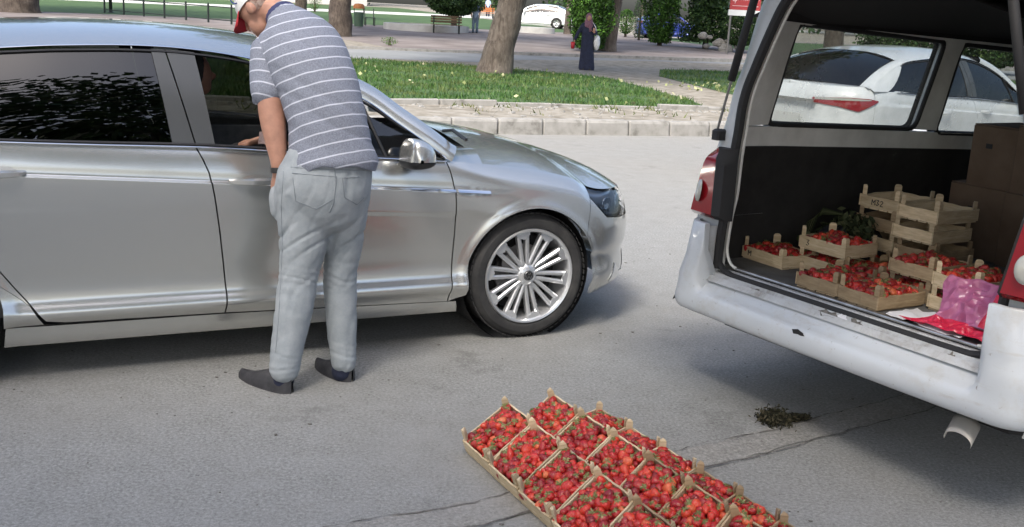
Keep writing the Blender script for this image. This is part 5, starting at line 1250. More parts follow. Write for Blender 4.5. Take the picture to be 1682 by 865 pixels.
# bumper: wraps both corners, tall ends under the lamps
def bump_path(n=90):
    pts = []
    for i in range(n+1):
        t = -1+2*i/n; a = abs(t); s_ = 1 if t > 0 else -1
        if a < .72: pts.append((s_*.80*a/.72, -.135+.015*(a/.72)**2, a))
        else:
            q_ = (a-.72)/.28
            if q_ < .5: an = q_/.5*pi/2; pts.append((s_*(.80+.145*sin(an)), -.120+.157*(1-cos(an)), a))
            else: pts.append((s_*.945, .037+(q_-.5)/.5*.36, a))
    return pts
BP = bump_path(); P = []
for x, f, a in BP:
    ax = abs(x); kz = sstep(.715, .765, ax); zt = .815; n_ = Vector((x*0, -1, 0)) if ax < .79 else (Vector((x/ax*sin(min(1, (ax-.79)/.15)*pi/2), -cos(min(1, (ax-.79)/.15)*pi/2), 0)) if f < .036 else Vector((x/ax, 0, 0)))
    row = []
    for z, d in ((.392, -.10), (.392, -.03), (.398, -.012), (.408, -.003), (.425, .003), (.45, .004), (.472, .0), (.488+.03*kz, -.006), (.498+.06*kz, -.016), (.505+.09*kz, -.032), (.517+.13*kz, -.050), (.535+(zt-.535-.004)*kz, -.072+.01*kz), (.555+(zt-.555)*kz, -.096+.026*kz), (.560+(zt-.56)*kz, -.13)):
        # upper face leans in to the lamp line
        w_ = 1-kz*.0; lean = max(0, z-.56)*.16*(x/ax if ax > 1e-6 else 0)
        q = Vector((x-lean, f, z))+n_*(d*w_ if not (kz > .5 and z > .54) else d*.45); row.append(q)
    P.append(row)
mb = MB(); mb.grid(P); BMP = vp('rear_bumper', mb, 'vpaint', True, 60)
for sd in (-1, 1):      # inner cheek of the tall bumper ends
    mb = MB(); mb.grid([[Vector((sd*(.735+.012*k_), f_, z_)) for k_, f_ in ((0, .01), (0, -.03), (1, -.055), (3, -.075))] for z_ in (.58, .62, .70, .80)], 0, sd > 0); vp('bumper_cheek', mb, 'sill', True)
# sill: worn ledge, channel, seal and scuffed threshold strips, each a long piece
def sillstrip(name, prof, m, w_=.735, bow=.0):
    mb = MB(); mb.grid([[Vector((x, f+bow*(x/.7)**2, z)) for f, z in prof] for x in np.linspace(-w_, w_, 60)]); return vp(name, mb, m, True, 30)
sillstrip('bumper_ledge', [(-.060, .548), (-.045, .562), (-.038, .572), (-.032, .564), (-.020, .564), (-.012, .580), (.0, .583)], 'sill')
mb = MB()
pts = [(-.722, .004, .72), (-.721, .004, .67), (-.708, .004, .625), (-.675, .004, .598), (-.62, .004, .585)]+[(x, .004, .583) for x in np.linspace(-.5, .5, 12)]+[(.62, .004, .585), (.675, .004, .598), (.708, .004, .625), (.721, .004, .67), (.722, .004, .72)]
mb.tube(pts, .015, 8); vp('door_seal', mb, 'rubber', True)
for sd in (-1, 1):
    o_f = Lft[0] if sd < 0 else Rgt[0]; mb = MB(); lp = [(sd*(o_f(z)-.024), .034, z) for z in np.linspace(1.84, .70, 30)]+[(sd*(.698-.07*(1-cos(a))), .036, .70-.085*sin(a)) for a in [pi/2*k/6 for k in range(1, 7)]]
    mb.tube(lp, .007, 6); vp('door_lip', mb, 'inner_white', True)
mb = MB(); mb.tube([(x, .036, .612) for x in np.linspace(-.63, .63, 20)], .006, 6); vp('door_lip', mb, 'alu', True)
sillstrip('threshold', [(.012, .590), (.022, .598), (.040, .598), (.044, .588)], 'sill', .70)
sillstrip('channel', [(.044, .588), (.046, .578), (.075, .578), (.078, .590)], 'panel_dark', .70)
sillstrip('threshold_strip', [(.060, .584), (.063, .5905), (.069, .5905), (.072, .584)], 'alu', .66)
sillstrip('threshold_strip', [(.078, .592), (.082, .601), (.100, .602), (.104, .597)], 'alu', .69)
sillstrip('floor', [(.104, .598), (.13, .599), (1.0, .599), (2.3, .599), (3.4, .599)], 'carpet', .85)
# paint scars and a torn hole in the bumper skin
lf_ = [-.060, -.045, -.038, -.032, -.020, -.012, 0]; lz_ = [.548, .562, .572, .564, .564, .580, .583]
for i, (a, f, r1, r2, mm) in enumerate(((.92, -.024, .050, .026, 'crack'), (.985, -.022, .028, .015, 'paper'), (1.06, -.02, .030, .014, 'crack'), (1.18, -.03, .05, .006, 'crack'), (.50, -.028, .04, .010, 'crack'), (1.50, -.026, .016, .012, 'crack'), (.72, -.03, .05, .004, 'crack'))):
    rr = random.Random(i); n = 16; fan = [Vector((a-VC, f, float(np.interp(f, lf_, lz_))+.003))]
    for k in range(n): ff = min(-.002, max(-.058, f+r2*rr.uniform(.5, 1.2)*sin(2*pi*k/n))); fan.append(Vector((a-VC+r1*rr.uniform(.5, 1.2)*cos(2*pi*k/n), ff, float(np.interp(ff, lf_, lz_))+.003)))
    mb = MB(); mb.add(fan, [(0, k+1, (k+1) % n+1) for k in range(n)]); vp('paint_scar', mb, mm)
mb = MB(); mb.add([Vector((-.952, .02, .47)), Vector((-.950, -.03, .43)), Vector((-.944, -.055, .395)), Vector((-.949, .0, .41))], [(0, 1, 2, 3)]); vp('corner_split', mb, 'black')
mb = MB(); n = 12; rr = random.Random(4); mb.poly([Vector((.865-VC+.042*rr.uniform(.6, 1.2)*cos(2*pi*k/n), -.1352, .487+.013*rr.uniform(.5, 1.2)*sin(2*pi*k/n))) for k in range(n)]); vp('bumper_hole', mb, M['black'])
# ceiling, roof, front bulkhead, right side door inside
for nm, dz, m_ in (('ceiling', -.03, 'dark_int'), ('roof', .02, 'vpaint')):
    P = []
    for i in range(14):
        f = .02+3.98*i/13; zt = 1.78-.02*f if nm == 'ceiling' else 1.93; P.append([Vector((x, f, z)) for x, z in [(v*(wall(zt)-(.05 if nm == 'ceiling' else 0)+(.0)), zt+(.14 if nm == 'ceiling' else .09)*(1-v*v)+dz) for v in [j/10 for j in range(-10, 11)]]])
    mb = MB(); mb.grid(P, 0, nm == 'roof'); vp(nm, mb, m_, True)
for sd in (-1, 1):
    P = [[Vector((sd*(bodyx(f, z)-.062), f, z)) for z in (1.745-.03*f, 1.80, 1.86)] for f in np.linspace(.12, 4, 12)]; mb = MB(); mb.grid(P); vp('headliner_edge', mb, 'dark_int', True)
mb = MB(); mb.grid([[Vector((x, .012, z)) for z in (1.86, 1.97)] for x in np.linspace(-.5, .5, 8)]); mb.grid([[Vector((x, f, 1.86)) for f in (.012, .35)] for x in np.linspace(-.5, .5, 8)]); vp('rear_header', mb, 'dark_int', True)
# front end so the van is whole
P = []
prof = [(.34, 4.55), (.60, 4.62), (.95, 4.58), (1.12, 4.40), (1.20, 4.10), (1.70, 3.72), (1.93, 3.55), (2.02, 3.3)]
for k in range(9):
    v = -1+k/4; P.append([Vector((v*(bodyx(3.5, min(z, 1.9)) if z < 1.9 else .6), f-.22*v*v*(1 if z < 1.2 else .3), z)) for z, f in prof])
mb = MB(); mb.grid(P); vp('front_body', mb, 'vpaint', True)
mb = MB(); mb.grid([[Vector((v*.66, 4.105-.40*t-.06*v*v, 1.225+.46*t)) for t in (0, .5, 1)] for v in (-1, -.5, 0, .5, 1)]); mb.v = [(x, y+.02, z+.02) for x, y, z in mb.v]; vp('windscreen', mb, 'glass_tint', True)
for sd in (-1, 1):
    mb = MB(); mb.grid([[Vector((sd*wall(z), f, z)) for z in (.34, .8, 1.2)] for f in (3.95, 4.35)]); vp('front_wing', mb, 'vpaint', True)
    mb = MB(); mb.cbox(sd*.72-.14, sd*.72+.14, 4.50, 4.63, .72, .90, .04); vp('headlight', mb, 'reflector', True, 40)
    mb = MB(); mb.cbox(sd*.42-.24, sd*.42+.24, 2.75, 3.2, .62, 1.0, .05); mb.cbox(sd*.42-.24, sd*.42+.24, 2.65, 2.78, .95, 1.5, .05); vp('front_seat', mb, 'grey_int', True, 40)
    for f in (.98, 3.72):
        add_wheel(VAN, (sd*.85, f, .31), sd, 'van').scale = (.9, .9, .9); mb = MB()
        mb.add([Vector((sd*(bodyx(f, .35)+.006), f, .34))]+[Vector((sd*(bodyx(f+.39*cos(a), .33+.36*sin(a))+.006), f+.39*cos(a), .33+.36*sin(a))) for a in [pi*k/20 for k in range(21)]], [(0, k+1, k+2) for k in range(20)]); vp('wheel_arch', mb, 'rubber')
        mb = MB(); mb.tube([(sd*(bodyx(f+.40*cos(a), .33+.37*sin(a))+.006), f+.40*cos(a), .33+.37*sin(a)) for a in [pi*k/20 for k in range(21)]], .016, 6); vp('arch_lip', mb, 'vpaint', True)
mb = MB(); mb.cbox(-.80, .80, .12, 4.2, .30, .50, .05); vp('underbody', mb, 'rubber')
mb = MB(); mb.tube([(.05, .8, .30), (.35, .3, .30), (.60, .10, .31), (.675, -.02, .315)], [.028, .028, .028, .030], 14, cap=False); vp('exhaust_pipe', mb, 'alu', True)
mb = MB(); P = []
for i in range(5):
    t = i/4; c = Vector((.655, .0, .330)).lerp(Vector((.690, -.095, .290)), t); P.append([c+Vector((cos(a)*.055, .0, sin(a)*.030)) for a in [-.3+(pi+.6)*k/20 for k in range(21)]])
mb.grid(P); o = vp('exhaust_tip', mb, mat('pale_metal', (.42, .40, .36), .55, .3), True); o.modifiers.new('t', 'SOLIDIFY').thickness = .002
# raised tailgate
tg = MB(); P = []
for i in range(9):
    t = i/8; P.append([Vector((x, .0-1.12*t, 1.99+.16*sin(pi*.5*t)+.03*(1-(x/.62)**2))) for x in np.linspace(-.62-.08*t, .62+.08*t, 9)])
tg.grid(P); TG = vp('tailgate', tg, 'vpaint', True); TG.modifiers.new('t', 'SOLIDIFY').thickness = .04
tg = MB(); tg.grid([[Vector((x, -.12-.5*t, 2.025+.10*t)) for x in (-.5, 0, .5)] for t in (0, .5, 1)]); obj('rear_window', tg, M['glass_tint'], TG, True)

# ------------------------------------------------------------------ crates
CH = .095
def crate_meshes(shear, Lx, Ly, tag_):
    """boards and posts in a frame whose x runs along Lx and y axis leans by the shear angle"""
    cx, sx = cos(shear), sin(shear)
    def SH(mb): mb.v = [(x+y*cx/1., y*sx, z) for x, y, z in mb.v]; return mb
    out = {}
    t = .0075
    def board(L_, seed):
        mb = MB(); rr = random.Random(seed); n = 5; P = []
        for i in range(n+1):
            x = L_*i/n; j = rr.uniform(-.003, .003); b = rr.uniform(-.002, .002); P.append([(x, b, .008+j*.5), (x, b, .062+j), (x, b+t, .062+j), (x, b+t, .008+j*.5), (x, b, .008+j*.5)])
        mb.grid(P); mb.poly(P[0][:4]); mb.poly(P[-1][:4]); return mb
    a = board(Lx, 1); b = board(Lx, 2); b.v = [(x, y+Ly-t, z) for x, y, z in b.v]
    out['long_a'] = SH(a).mesh('side_board', M[tag_]); out['long_b'] = SH(b).mesh('side_board', M[tag_])
    for k, x0 in (('end_a', 0), ('end_b', Lx-t)):
        c = board(Ly-2*t, 3+x0*9); c.v = [(x0+y, x+t, z) for x, y, z in c.v]; out[k] = SH(c).mesh('end_board', M[tag_])
    fl = MB()
    for i in range(4): fl.box(.002, Lx-.002, .004+i*(Ly-.008)/4+.004, .004+(i+1)*(Ly-.008)/4-.004, .0, .006)
    out['bottom'] = SH(fl).mesh('bottom_board', M[tag_])
    for k, (x, y) in enumerate(((t, t), (Lx-t, t), (t, Ly-t), (Lx-t, Ly-t))):
        p = MB(); dx = .025*(1 if x < Lx/2 else -1); dy = .025*(1 if y < Ly/2 else -1); rr = random.Random(k); h = CH+rr.uniform(.0, .016)
        p.v = []; base = [(x, y), (x+dx, y), (x, y+dy)]; top = [(x, y), (x+dx*.75, y+dy*.08), (x+dx*.1, y+dy*.75)]
        p.add([(u, v, .006) for u, v in base]+[(u, v, h-.008) for u, v in base]+[(u, v, h) for u, v in top], [(2, 1, 0), (0, 1, 4, 3), (1, 2, 5, 4), (2, 0, 3, 5), (3, 4, 7, 6), (4, 5, 8, 7), (5, 3, 6, 8), (6, 7, 8)])
        out['post%d' % k] = SH(p).mesh('corner_post', M[tag_])
    return out
CR = {}
def crate(mtx, key, label, group, cat='crate'):
    r = thing('strawberry_crate' if cat == 'crate' else 'empty_crate', label, 'crate', (0, 0, 0), 0, group); r.matrix_world = mtx
    for k, me in CR[key].items(): link(me.name.split('.')[0], me, r)
    return r
E2D = -1.083; E1D = R(50.5); SHR = E1D-E2D           # ground crates: row direction and long side
GL, GW = .285, .238
# frame: x along the long side, second axis leaning by the rickety shear of the row
CR['g'] = crate_meshes(-(SHR), GL, GW, 'poplar'); CR['gd'] = crate_meshes(-(SHR), GL, GW, 'poplar_old')
CR['v'] = crate_meshes(pi/2, .28, .225, 'poplar'); CR['vd'] = crate_meshes(pi/2, .28, .225, 'poplar_old')
# strawberries
def berry_mesh(seed, calyx=True):
    rr = random.Random(seed); mb = MB(); w_ = rr.uniform(.82, 1.15); l_ = rr.uniform(.88, 1.18); prof = [(.0, .46), (.27, .46), (.46, .37), (.52, .18), (.47, -.06), (.35, -.32), (.17, -.50), (.0, -.57)]; n = 9; vs = []; fs = []
    for i, (r_, z) in enumerate(prof[1:-1]):
        for k in range(n): a = 2*pi*k/n; rq = r_*w_*(1+.07*sin(a*2+seed)+rr.uniform(-.03, .03)); vs.append((rq*cos(a)*.03, rq*sin(a)*.03, z*l_*.03))
    vs += [(0, 0, prof[0][1]*l_*.03), (0, 0, prof[-1][1]*l_*.03)]; m_ = len(prof)-2
    for i in range(m_-1):
        for k in range(n): k2 = (k+1) % n; fs.append((i*n+k, (i+1)*n+k, (i+1)*n+k2, i*n+k2))
    for k in range(n): k2 = (k+1) % n; fs.append((m_*n, k, k2)); fs.append(((m_-1)*n+k, m_*n+1, (m_-1)*n+k2))
    mb.add(vs, fs)
    nl = rr.choice((6, 7, 8)); z = .465*l_*.03
    for k in range(nl):
        a = 2*pi*k/nl+rr.uniform(-.2, .2); ln = rr.uniform(.011, .017); u = Vector((cos(a), sin(a), 0)); s_ = Vector((-sin(a), cos(a), 0)); up = rr.uniform(-.004, .006)
        mb.add([Vector((0, 0, z+.0008)), u*ln*.5+s_*.0028+Vector((0, 0, z+.0015)), u*ln+Vector((0, 0, z+up-.002)), u*ln*.5-s_*.0028+Vector((0, 0, z+.0015))], [(0, 1, 2, 3)], 1)
    mb.add([Vector((.0007, 0, z)), Vector((-.0007, .001, z)), Vector((.002, .001, z+.010))], [(0, 1, 2)], 1)
    me = mb.mesh('strawberry', [M['berry'], M['calyx']], True); return me
BM = [berry_mesh(i) for i in range(10)]
BERRIES = []        # (world matrix, mesh index, crate label)
def fill(mtx, lean, Lx, Ly, lab, dome=.030, seed=0, x0=0., x1=1., level=.053, layers=2, pitch=.0290):
    rr = random.Random(seed); c = cos(lean); s_ = sin(lean); ph = rr.uniform(0, 6)
    for ly in range(layers):
        nx = int((Lx-.03)*(x1-x0)/pitch); ny = int((Ly-.03)/pitch)
        for i in range(nx+1):
            for j in range(ny+1):
                x = .024+.005*ly+(Lx-.048-.01*ly)*(x0+(x1-x0)*(i+(.5 if (j+ly) % 2 else 0)*.8)/max(1, nx)); y = .025+.006*ly+(Ly-.050-.012*ly)*(j+(.5 if ly % 2 else 0)*.8)/max(1, ny)
                if x > Lx-.02 or y > Ly-.02: continue
                x += rr.uniform(-.007, .007); y += rr.uniform(-.007, .007)
                u = (x/Lx-.5)*2; v = (y/Ly-.5)*2; z = level-.012+dome*(1-u*u*u*u)*(1-v*v*v*v)+.009*sin(u*4+ph)*cos(v*3+ph)+rr.uniform(-.006, .009)-ly*.024
                k = rr.uniform(.92, 1.42); q = Matrix.Rotation(rr.uniform(0, 6.28), 4, 'Z') @ Matrix.Rotation(rr.choice((rr.uniform(.9, 2.3), rr.uniform(1.2, 3.1), rr.uniform(-.5, .7))), 4, 'X') @ Matrix.Rotation(rr.uniform(0, 6.28), 4, 'Z') @ Matrix.Diagonal((k, k, k, 1))
                BERRIES.append((mtx @ Matrix.Translation((x+y*c, y*s_, z)) @ q, rr.randrange(10), lab))
def gframe(p, dz):       # origin = left end corner on the ground; long side rises by dz at the far end
    hx = sqrt(GL*GL-dz*dz); X = Vector((hx*cos(E1D), hx*sin(E1D), dz)).normalized(); Y2 = Vector((cos(E2D), sin(E2D), 0)); Z = X.cross(Y2)
    if Z.z < 0: Z = -Z
    Z.normalize(); Y = Z.cross(X); m = Matrix(((X.x, Y.x, Z.x, p[0]), (X.y, Y.y, Z.y, p[1]), (X.z, Y.z, Z.z, p[2]), (0, 0, 0, 1))); an = math.acos(X.dot(Y2)); return m, -an
e2 = Vector((.113, -.213, 0)); e1n = Vector((cos(E1D), sin(E1D), 0))
rowdesc = [('near row', Vector((-.142, 3.922, 0)), .095, 6), ('middle row', None, .095, 7), ('outer row', None, 0., 7)]
rn2 = {'near row': 'left row', 'middle row': 'middle row', 'outer row': 'right row'}
ordn = ['first', 'second', 'third', 'fourth', 'fifth', 'sixth', 'seventh']
# far right rim corners seen in the photo, brought back to the left end of each crate
for r_, (rn, org, dz, cnt) in enumerate(rowdesc):
    for k in range(cnt):
        if r_ == 0: p = org+e2*k
        elif r_ == 1:
            p = Vector((.222, 4.258, 0))+Vector((.115, -.203, 0))*k; p = p-e1n*sqrt(GL*GL-dz*dz)
        else: p = Vector((.412, 4.352, 0))+Vector((.1135, -.1975, 0))*k-e1n*(GL-.004)
        old = (r_ == 0 and k >= 4) or (r_ > 0 and k >= 3)
        p.x += random.uniform(-.003, .003); p.y += random.uniform(-.003, .003)
        m_, lean = gframe(p, dz+random.uniform(-.004, .004))
        lab = 'strawberry crate on the asphalt, %s from the far end of the %s' % (ordn[k], rn2[rn])
        key = 'gd' if old else 'g'
        if key not in CR or abs(lean) > 0:
            kk = key+('%d' % r_)
            if kk not in CR: CR[kk] = crate_meshes(lean, GL, GW-.003, 'poplar_old' if old else 'poplar')
        crate(m_, kk, ('pale ' if not old else 'brown ')+lab, 'strawberry crates laid out on the asphalt')
        fill(m_, lean, GL, GW-.003, '%s crate from the far end of the %s' % (ordn[k], rn2[rn]), .017, 50+r_*10+k, x0=0. if r_ == 0 else .22)
def vframe(a, f, z, rot=0.):   # crate origin at rear-left corner; x along the van unless turned
    m = VAN.matrix_basis @ Matrix.Translation((a-VC, f, z)) @ Matrix.Rotation(rot, 4, 'Z'); return m
VANM = Matrix.Translation(VO+VD*VC) @ Matrix.Rotation(VY, 4, 'Z')
def pen(r, chars, longf):
    S_ = {'3': [[(0, 1), (.6, 1), (.25, .55), (.65, .3), (.3, 0), (0, .15)]], 'K': [[(0, 1), (0, 0)], [(.6, 1), (0, .45), (.6, 0)]], 'M': [[(0, 0), (0, 1), (.35, .4), (.7, 1), (.7, 0)]], '2': [[(0, .8), (.3, 1), (.6, .75), (0, 0), (.65, 0)]], '8': [[(.3, .5), (0, .75), (.3, 1), (.6, .75), (.3, .5), (0, .25), (.3, 0), (.6, .25), (.3, .5)]]}
    mb = MB(); h = .026
    for i, ch in enumerate(chars):
        for st in S_[ch]:
            for (x1, z1), (x2, z2) in zip(st[:-1], st[1:]):
                A, B = (((.05+i*.024+x1*h, -.0032, .022+z1*h), (.05+i*.024+x2*h, -.0032, .022+z2*h)) if not longf else ((-.0032, .15-i*.024-x1*h, .022+z1*h), (-.0032, .15-i*.024-x2*h, .022+z2*h)))
                mb.bar(A, B, .0034 if not longf else .0012, .0012 if not longf else .0034)
    obj('pen_mark', mb, M['ink'], r)
M['ink'] = mat('ink', (.03, .03, .03), .8)
def vcrate(a, f, lv, longf, full, label, old=False, seed=0, tw=0., z0=.600, mark=None):
    # longf: long side runs forward; else across
    m = VANM @ Matrix.Translation((a-VC, f, z0+CH*lv))
    if longf: m = m @ Matrix.Translation((.225, 0, 0)) @ Matrix.Rotation(pi/2+tw, 4, 'Z')
    else: m = m @ Matrix.Rotation(tw, 4, 'Z')
    r = crate(m, 'vd' if old else 'v', label, 'crates stacked inside the van', 'crate' if full else 'empty')
    if mark: pen(r, mark, longf)
    if full: fill(m, pi/2, .28, .225, 'inside the van', .016 if full == 1 else .002, 200+seed, layers=2 if full == 1 else 1, level=.055)
    return m
vcrate(.085, .285, 0, False, 1, 'pale crate of strawberries alone at the left wall of the van', seed=1, tw=-.05, mark='M')
m1 = vcrate(.335, .40, 0, False, 2, 'lower crate of the pair left of centre in the van', seed=2)
vcrate(.335, .40, 1, False, 1, 'upper crate of the pair left of centre in the van, numbered on its side', seed=3, mark='3')
vcrate(.605, .115, 0, True, 1, 'strawberry crate at the van sill, left neighbour of the one nearest the sill centre', True, seed=4, tw=.03)
vcrate(.835, .100, 0, True, 1, 'strawberry crate nearest the van sill, in the middle of the opening', True, seed=5, tw=-.04)
vcrate(.60, .41, 0, True, 1, 'strawberry crate just behind the two crates at the van sill', True, seed=6)
vcrate(.845, .415, 0, True, 2, 'lower crate of the pair right behind the middle sill crate', True, seed=7)
vcrate(.845, .415, 1, True, 1, 'upper crate of the pair right behind the middle sill crate', True, seed=8)
vcrate(1.10, .36, 0, True, 2, 'lower crate of the pair above the pink bag', seed=9)
vcrate(1.10, .36, 1, True, 1, 'upper crate of the pair above the pink bag', seed=10, tw=-.05, mark='K')
vcrate(1.22, .72, 1, True, 1, 'strawberry crate set back at the right behind the pink bag', True, seed=12); vcrate(1.22, .72, 0, True, 2, 'brown crate under the set back crate at the right', True, seed=13)
for lv in range(4):
    vcrate(.385, .73+.01*(lv % 2), lv, True, 0 if lv else 2, ['bottom', 'second', 'third', 'top'][lv]+' crate of the left tall stack in the van', lv in (0, 2), seed=20+lv, tw=.02*(lv % 2), mark={3: 'M32', 2: '8'}.get(lv))
    vcrate(.63+.012*(lv % 2), .705-.02*(lv > 1), lv, True, 0 if lv else 2, ['bottom', 'second', 'third', 'top'][lv]+' crate of the right tall stack in the van', lv < 2, seed=30+lv, tw=-.03*(lv == 3))
# cardboard boxes
def box_thing(a, f, z, w_, d_, h_, label):
    t = thing('cardboard_box', label, 'box', VW(a+w_/2, f+d_/2, z), VY, 'cardboard boxes piled in the van')
    mb = MB(); mb.cbox(-w_/2, w_/2, -d_/2, d_/2, 0, h_-.004, .006); obj('carton', mb, M['card'], t, True, 40)
    mb = MB(); mb.box(-w_/2+.004, w_/2-.004, -d_/2+.004, -.003, h_-.004, h_); obj('flap', mb, M['card'], t); mb = MB(); mb.box(-w_/2+.004, w_/2-.004, .003, d_/2-.004, h_-.004, h_); obj('flap', mb, M['card'], t)
    mb = MB(); mb.box(-.045, -.01, -d_/2-.0015, -d_/2, h_*.62, h_*.70); obj('hand_hole', mb, M['black'], t)
box_thing(.335, 1.5, .60, .33, .40, .375, 'lower left cardboard box in the pile deep in the van')
box_thing(.42, 1.5, .975, .262, .40, .31, 'upper left cardboard box in the pile deep in the van')
box_thing(.672, 1.46, .60, .33, .40, .378, 'lower middle cardboard box in the pile deep in the van')
box_thing(.690, 1.46, .978, .33, .40, .33, 'upper middle cardboard box in the pile deep in the van')
box_thing(1.02, 1.42, .60, .42, .40, .375, 'lower right cardboard box in the pile deep in the van')
box_thing(1.03, 1.42, .975, .40, .40, .34, 'upper right cardboard box in the pile deep in the van')
# withered greens in a dark bag against the left wall
def crumple(name, pts, m, label, cat, vox=.012, amp=.012, fr=14, smooth=1):
    mb = MB()
    for c, r_ in pts: ellipsoid(mb, c, r_)
    o = blob(name, mb, m, None, vox*1.5, smooth, lambda p: amp*(1.2-4*abs(noise.noise(p*fr)))+amp*.6*(.5-2*abs(noise.noise(p*fr*2.3+Vector((3, 1, 2)))))); o.data.polygons.foreach_set('use_smooth', [False]*len(o.data.polygons)); o.matrix_world = VANM; tag(o, label, cat); return o
crumple('dark_bag', [((.33-VC, .78, .66), (.19, .13, .13)), ((.22-VC, .76, .64), (.11, .12, .09))], M['bag_black'], 'dark plastic bag lying behind the left crates in the van', 'bag', .014, .012, 8)
P = []; rr = np.random.default_rng(3)
for i in range(900):
    t = rr.random(); c = np.array([.12+.42*t-VC, .70+.06*sin(t*5), .66+.155*sin(min(1, t*1.25)*pi*.62)]); P.append(c+rr.normal(size=3)*[.018, .022, .012*(1+t)])
M['greens'] = rnd_mat('greens', [(0, (.01, .016, .005)), (.6, (.028, .04, .014)), (1, (.09, .10, .05))], .8)
gt_ = thing('withered_greens', 'withered green stalks and leaves draped over the dark bag in the van', 'greens', VW(.33, .75, .6), VY)
P = np.array(P)-np.array([.33-VC, .75, .6])
link('leaves', leaf_mesh('leaves', P, .020, M['greens'], 6, elong=2), gt_)
mb = MB()
for k in range(5): mb.tube([(.11-.33+.01*k, -.07, .08), (.12-.33+.015*k, -.06, .16+.01*k), (.20-.33, -.05, .215+.008*k), (.34-.33, -.04, .235), (.5-.33, .0, .19)], .0035, 5)
obj('stalks', mb, M['greens'], gt_, True)
# bags and paper at the right of the sill
mb = MB(); rr = random.Random(2); mb.grid([[Vector((1.10-VC+.36*i/12, .10+.20*j/8-.03*i/12, .606+.012*noise.noise(Vector((i*.5, j*.5, 1)))+.02*max(0, noise.noise(Vector((i*.35, j*.3, 4)))))) for j in range(9)] for i in range(13)])
o = obj('paper_sheet', mb, M['paper'], None, True); o.matrix_world = VANM; tag(o, 'crumpled white paper lying on the van floor by the sill', 'paper')
def film(name, corners, nu, nv, amp, fr, seed, m, label):      # thin crinkled film laid over four corner points (across, forward, up)
    A, B, C_, D = [Vector((a-VC, f, z)) for a, f, z in corners]; nr = (B-A).cross(D-A).normalized(); mb = MB(); P = []
    for i in range(nu+1):
        row = []
        for j in range(nv+1):
            u, v = i/nu, j/nv; p = (A.lerp(B, u)).lerp(D.lerp(C_, u), v); q = p*fr+Vector((seed, 0, 0)); h = amp*(.9-3.0*abs(noise.noise(q)))+amp*.5*(.5-2*abs(noise.noise(q*2.7)))+amp*.3*noise.noise(q*.5)
            e = min(u, 1-u, v, 1-v); p = p+nr*h*min(1, .35+e*5)+(B-A)*.10*noise.noise(q*1.3+Vector((0, 7, 0)))*(1-min(1, e*4))+(D-A)*.12*noise.noise(q*1.1+Vector((9, 0, 0)))*(1-min(1, e*4)); row.append(Vector((p.x, p.y, max(.604, p.z))))
        P.append(row)
    mb.grid(P); o = obj(name, mb, m, None, False); o.matrix_world = VANM; tag(o, label, 'bag'); return o
film('red_bag', [(1.19, .075, .618), (1.60, .085, .618), (1.58, .20, .625), (1.27, .17, .63)], 44, 20, .020, 9, 1, M['bag_red'], 'crumpled red plastic bag lying flat on the van sill')
film('pink_bag', [(1.28, .16, .63), (1.60, .15, .63), (1.63, .30, .80), (1.20, .34, .775)], 40, 30, .035, 7, 5, M['bag_pink'], 'translucent pink plastic bag leaning on the crates at the right of the van')
film('red_bag', [(1.49, .135, .66), (1.60, .13, .65), (1.62, .20, .79), (1.50, .21, .775)], 16, 18, .018, 12, 8, M['bag_red'], 'small red plastic bundle against the right side of the pink bag')
# strawberries: the 300 that show largest are objects of their own
camp = Vector((0, 0, CAMH))
def inview(p):
    d = p-camp; z = d.dot(FW); x = 841+FPX*d.dot(RX)/z; y = 432.5-FPX*d.dot(UX)/z; return -5 < x < 1687 and -5 < y < 868
scored = []
for i, (m_, k, lab) in enumerate(BERRIES):
    p = m_.translation; scored.append(((p-camp).length+(0 if inview(p) else 50)+(.25 if 0 else 0), i))
# a berry shows when nothing lies right above it toward the camera
pos = np.array([b[0].translation for b in BERRIES]); cv = np.array(camp)
vis = []
for i in range(len(pos)):
    d = cv-pos[i]; d /= np.linalg.norm(d); q = pos-pos[i]; t = q@d; perp = np.linalg.norm(q-t[:, None]*d, axis=1); blocked = ((t > .006) & (t < .08) & (perp < .013)).sum(); vis.append(blocked)
order = sorted(range(len(pos)), key=lambda i: scored[[0][0]][0]*0+(0 if vis[i] == 0 else 3)+(np.linalg.norm(pos[i]-cv))+(0 if inview(Vector(pos[i])) else 50))
own = set(order[:298]); rest = [i for i in range(len(pos)) if i not in own]
for i in sorted(own):
    m_, k, lab = BERRIES[i]; o = link('strawberry', BM[k]); o.matrix_world = m_; tag(o, 'red strawberry in the '+lab if lab != 'inside the van' else 'red strawberry in a crate inside the van', 'strawberry', 'strawberries heaped in the crates')
VV = []; FF = []; MI = []; off = 0
cache = []
for me in BM:
    v = np.array([x.co[:] for x in me.vertices]); cache.append((v, [tuple(p.vertices) for p in me.polygons], [p.material_index for p in me.polygons]))
for i in rest:
    m_, k, _ = BERRIES[i]; v, f, mi = cache[k]; A = np.array(m_.to_3x3()); VV.append(v@A.T+np.array(m_.translation)); FF += [tuple(j+off for j in q) for q in f]; MI += mi; off += len(v)
me = bpy.data.meshes.new('strawberries'); me.from_pydata(np.concatenate(VV).tolist(), [], FF); me.materials.append(M['berry']); me.materials.append(M['calyx']); me.polygons.foreach_set('material_index', MI); me.polygons.foreach_set('use_smooth', [True]*len(FF)); me.update()
tag(link('strawberries', me), 'red strawberries filling the rest of the wooden crates', 'strawberries', kind='stuff')
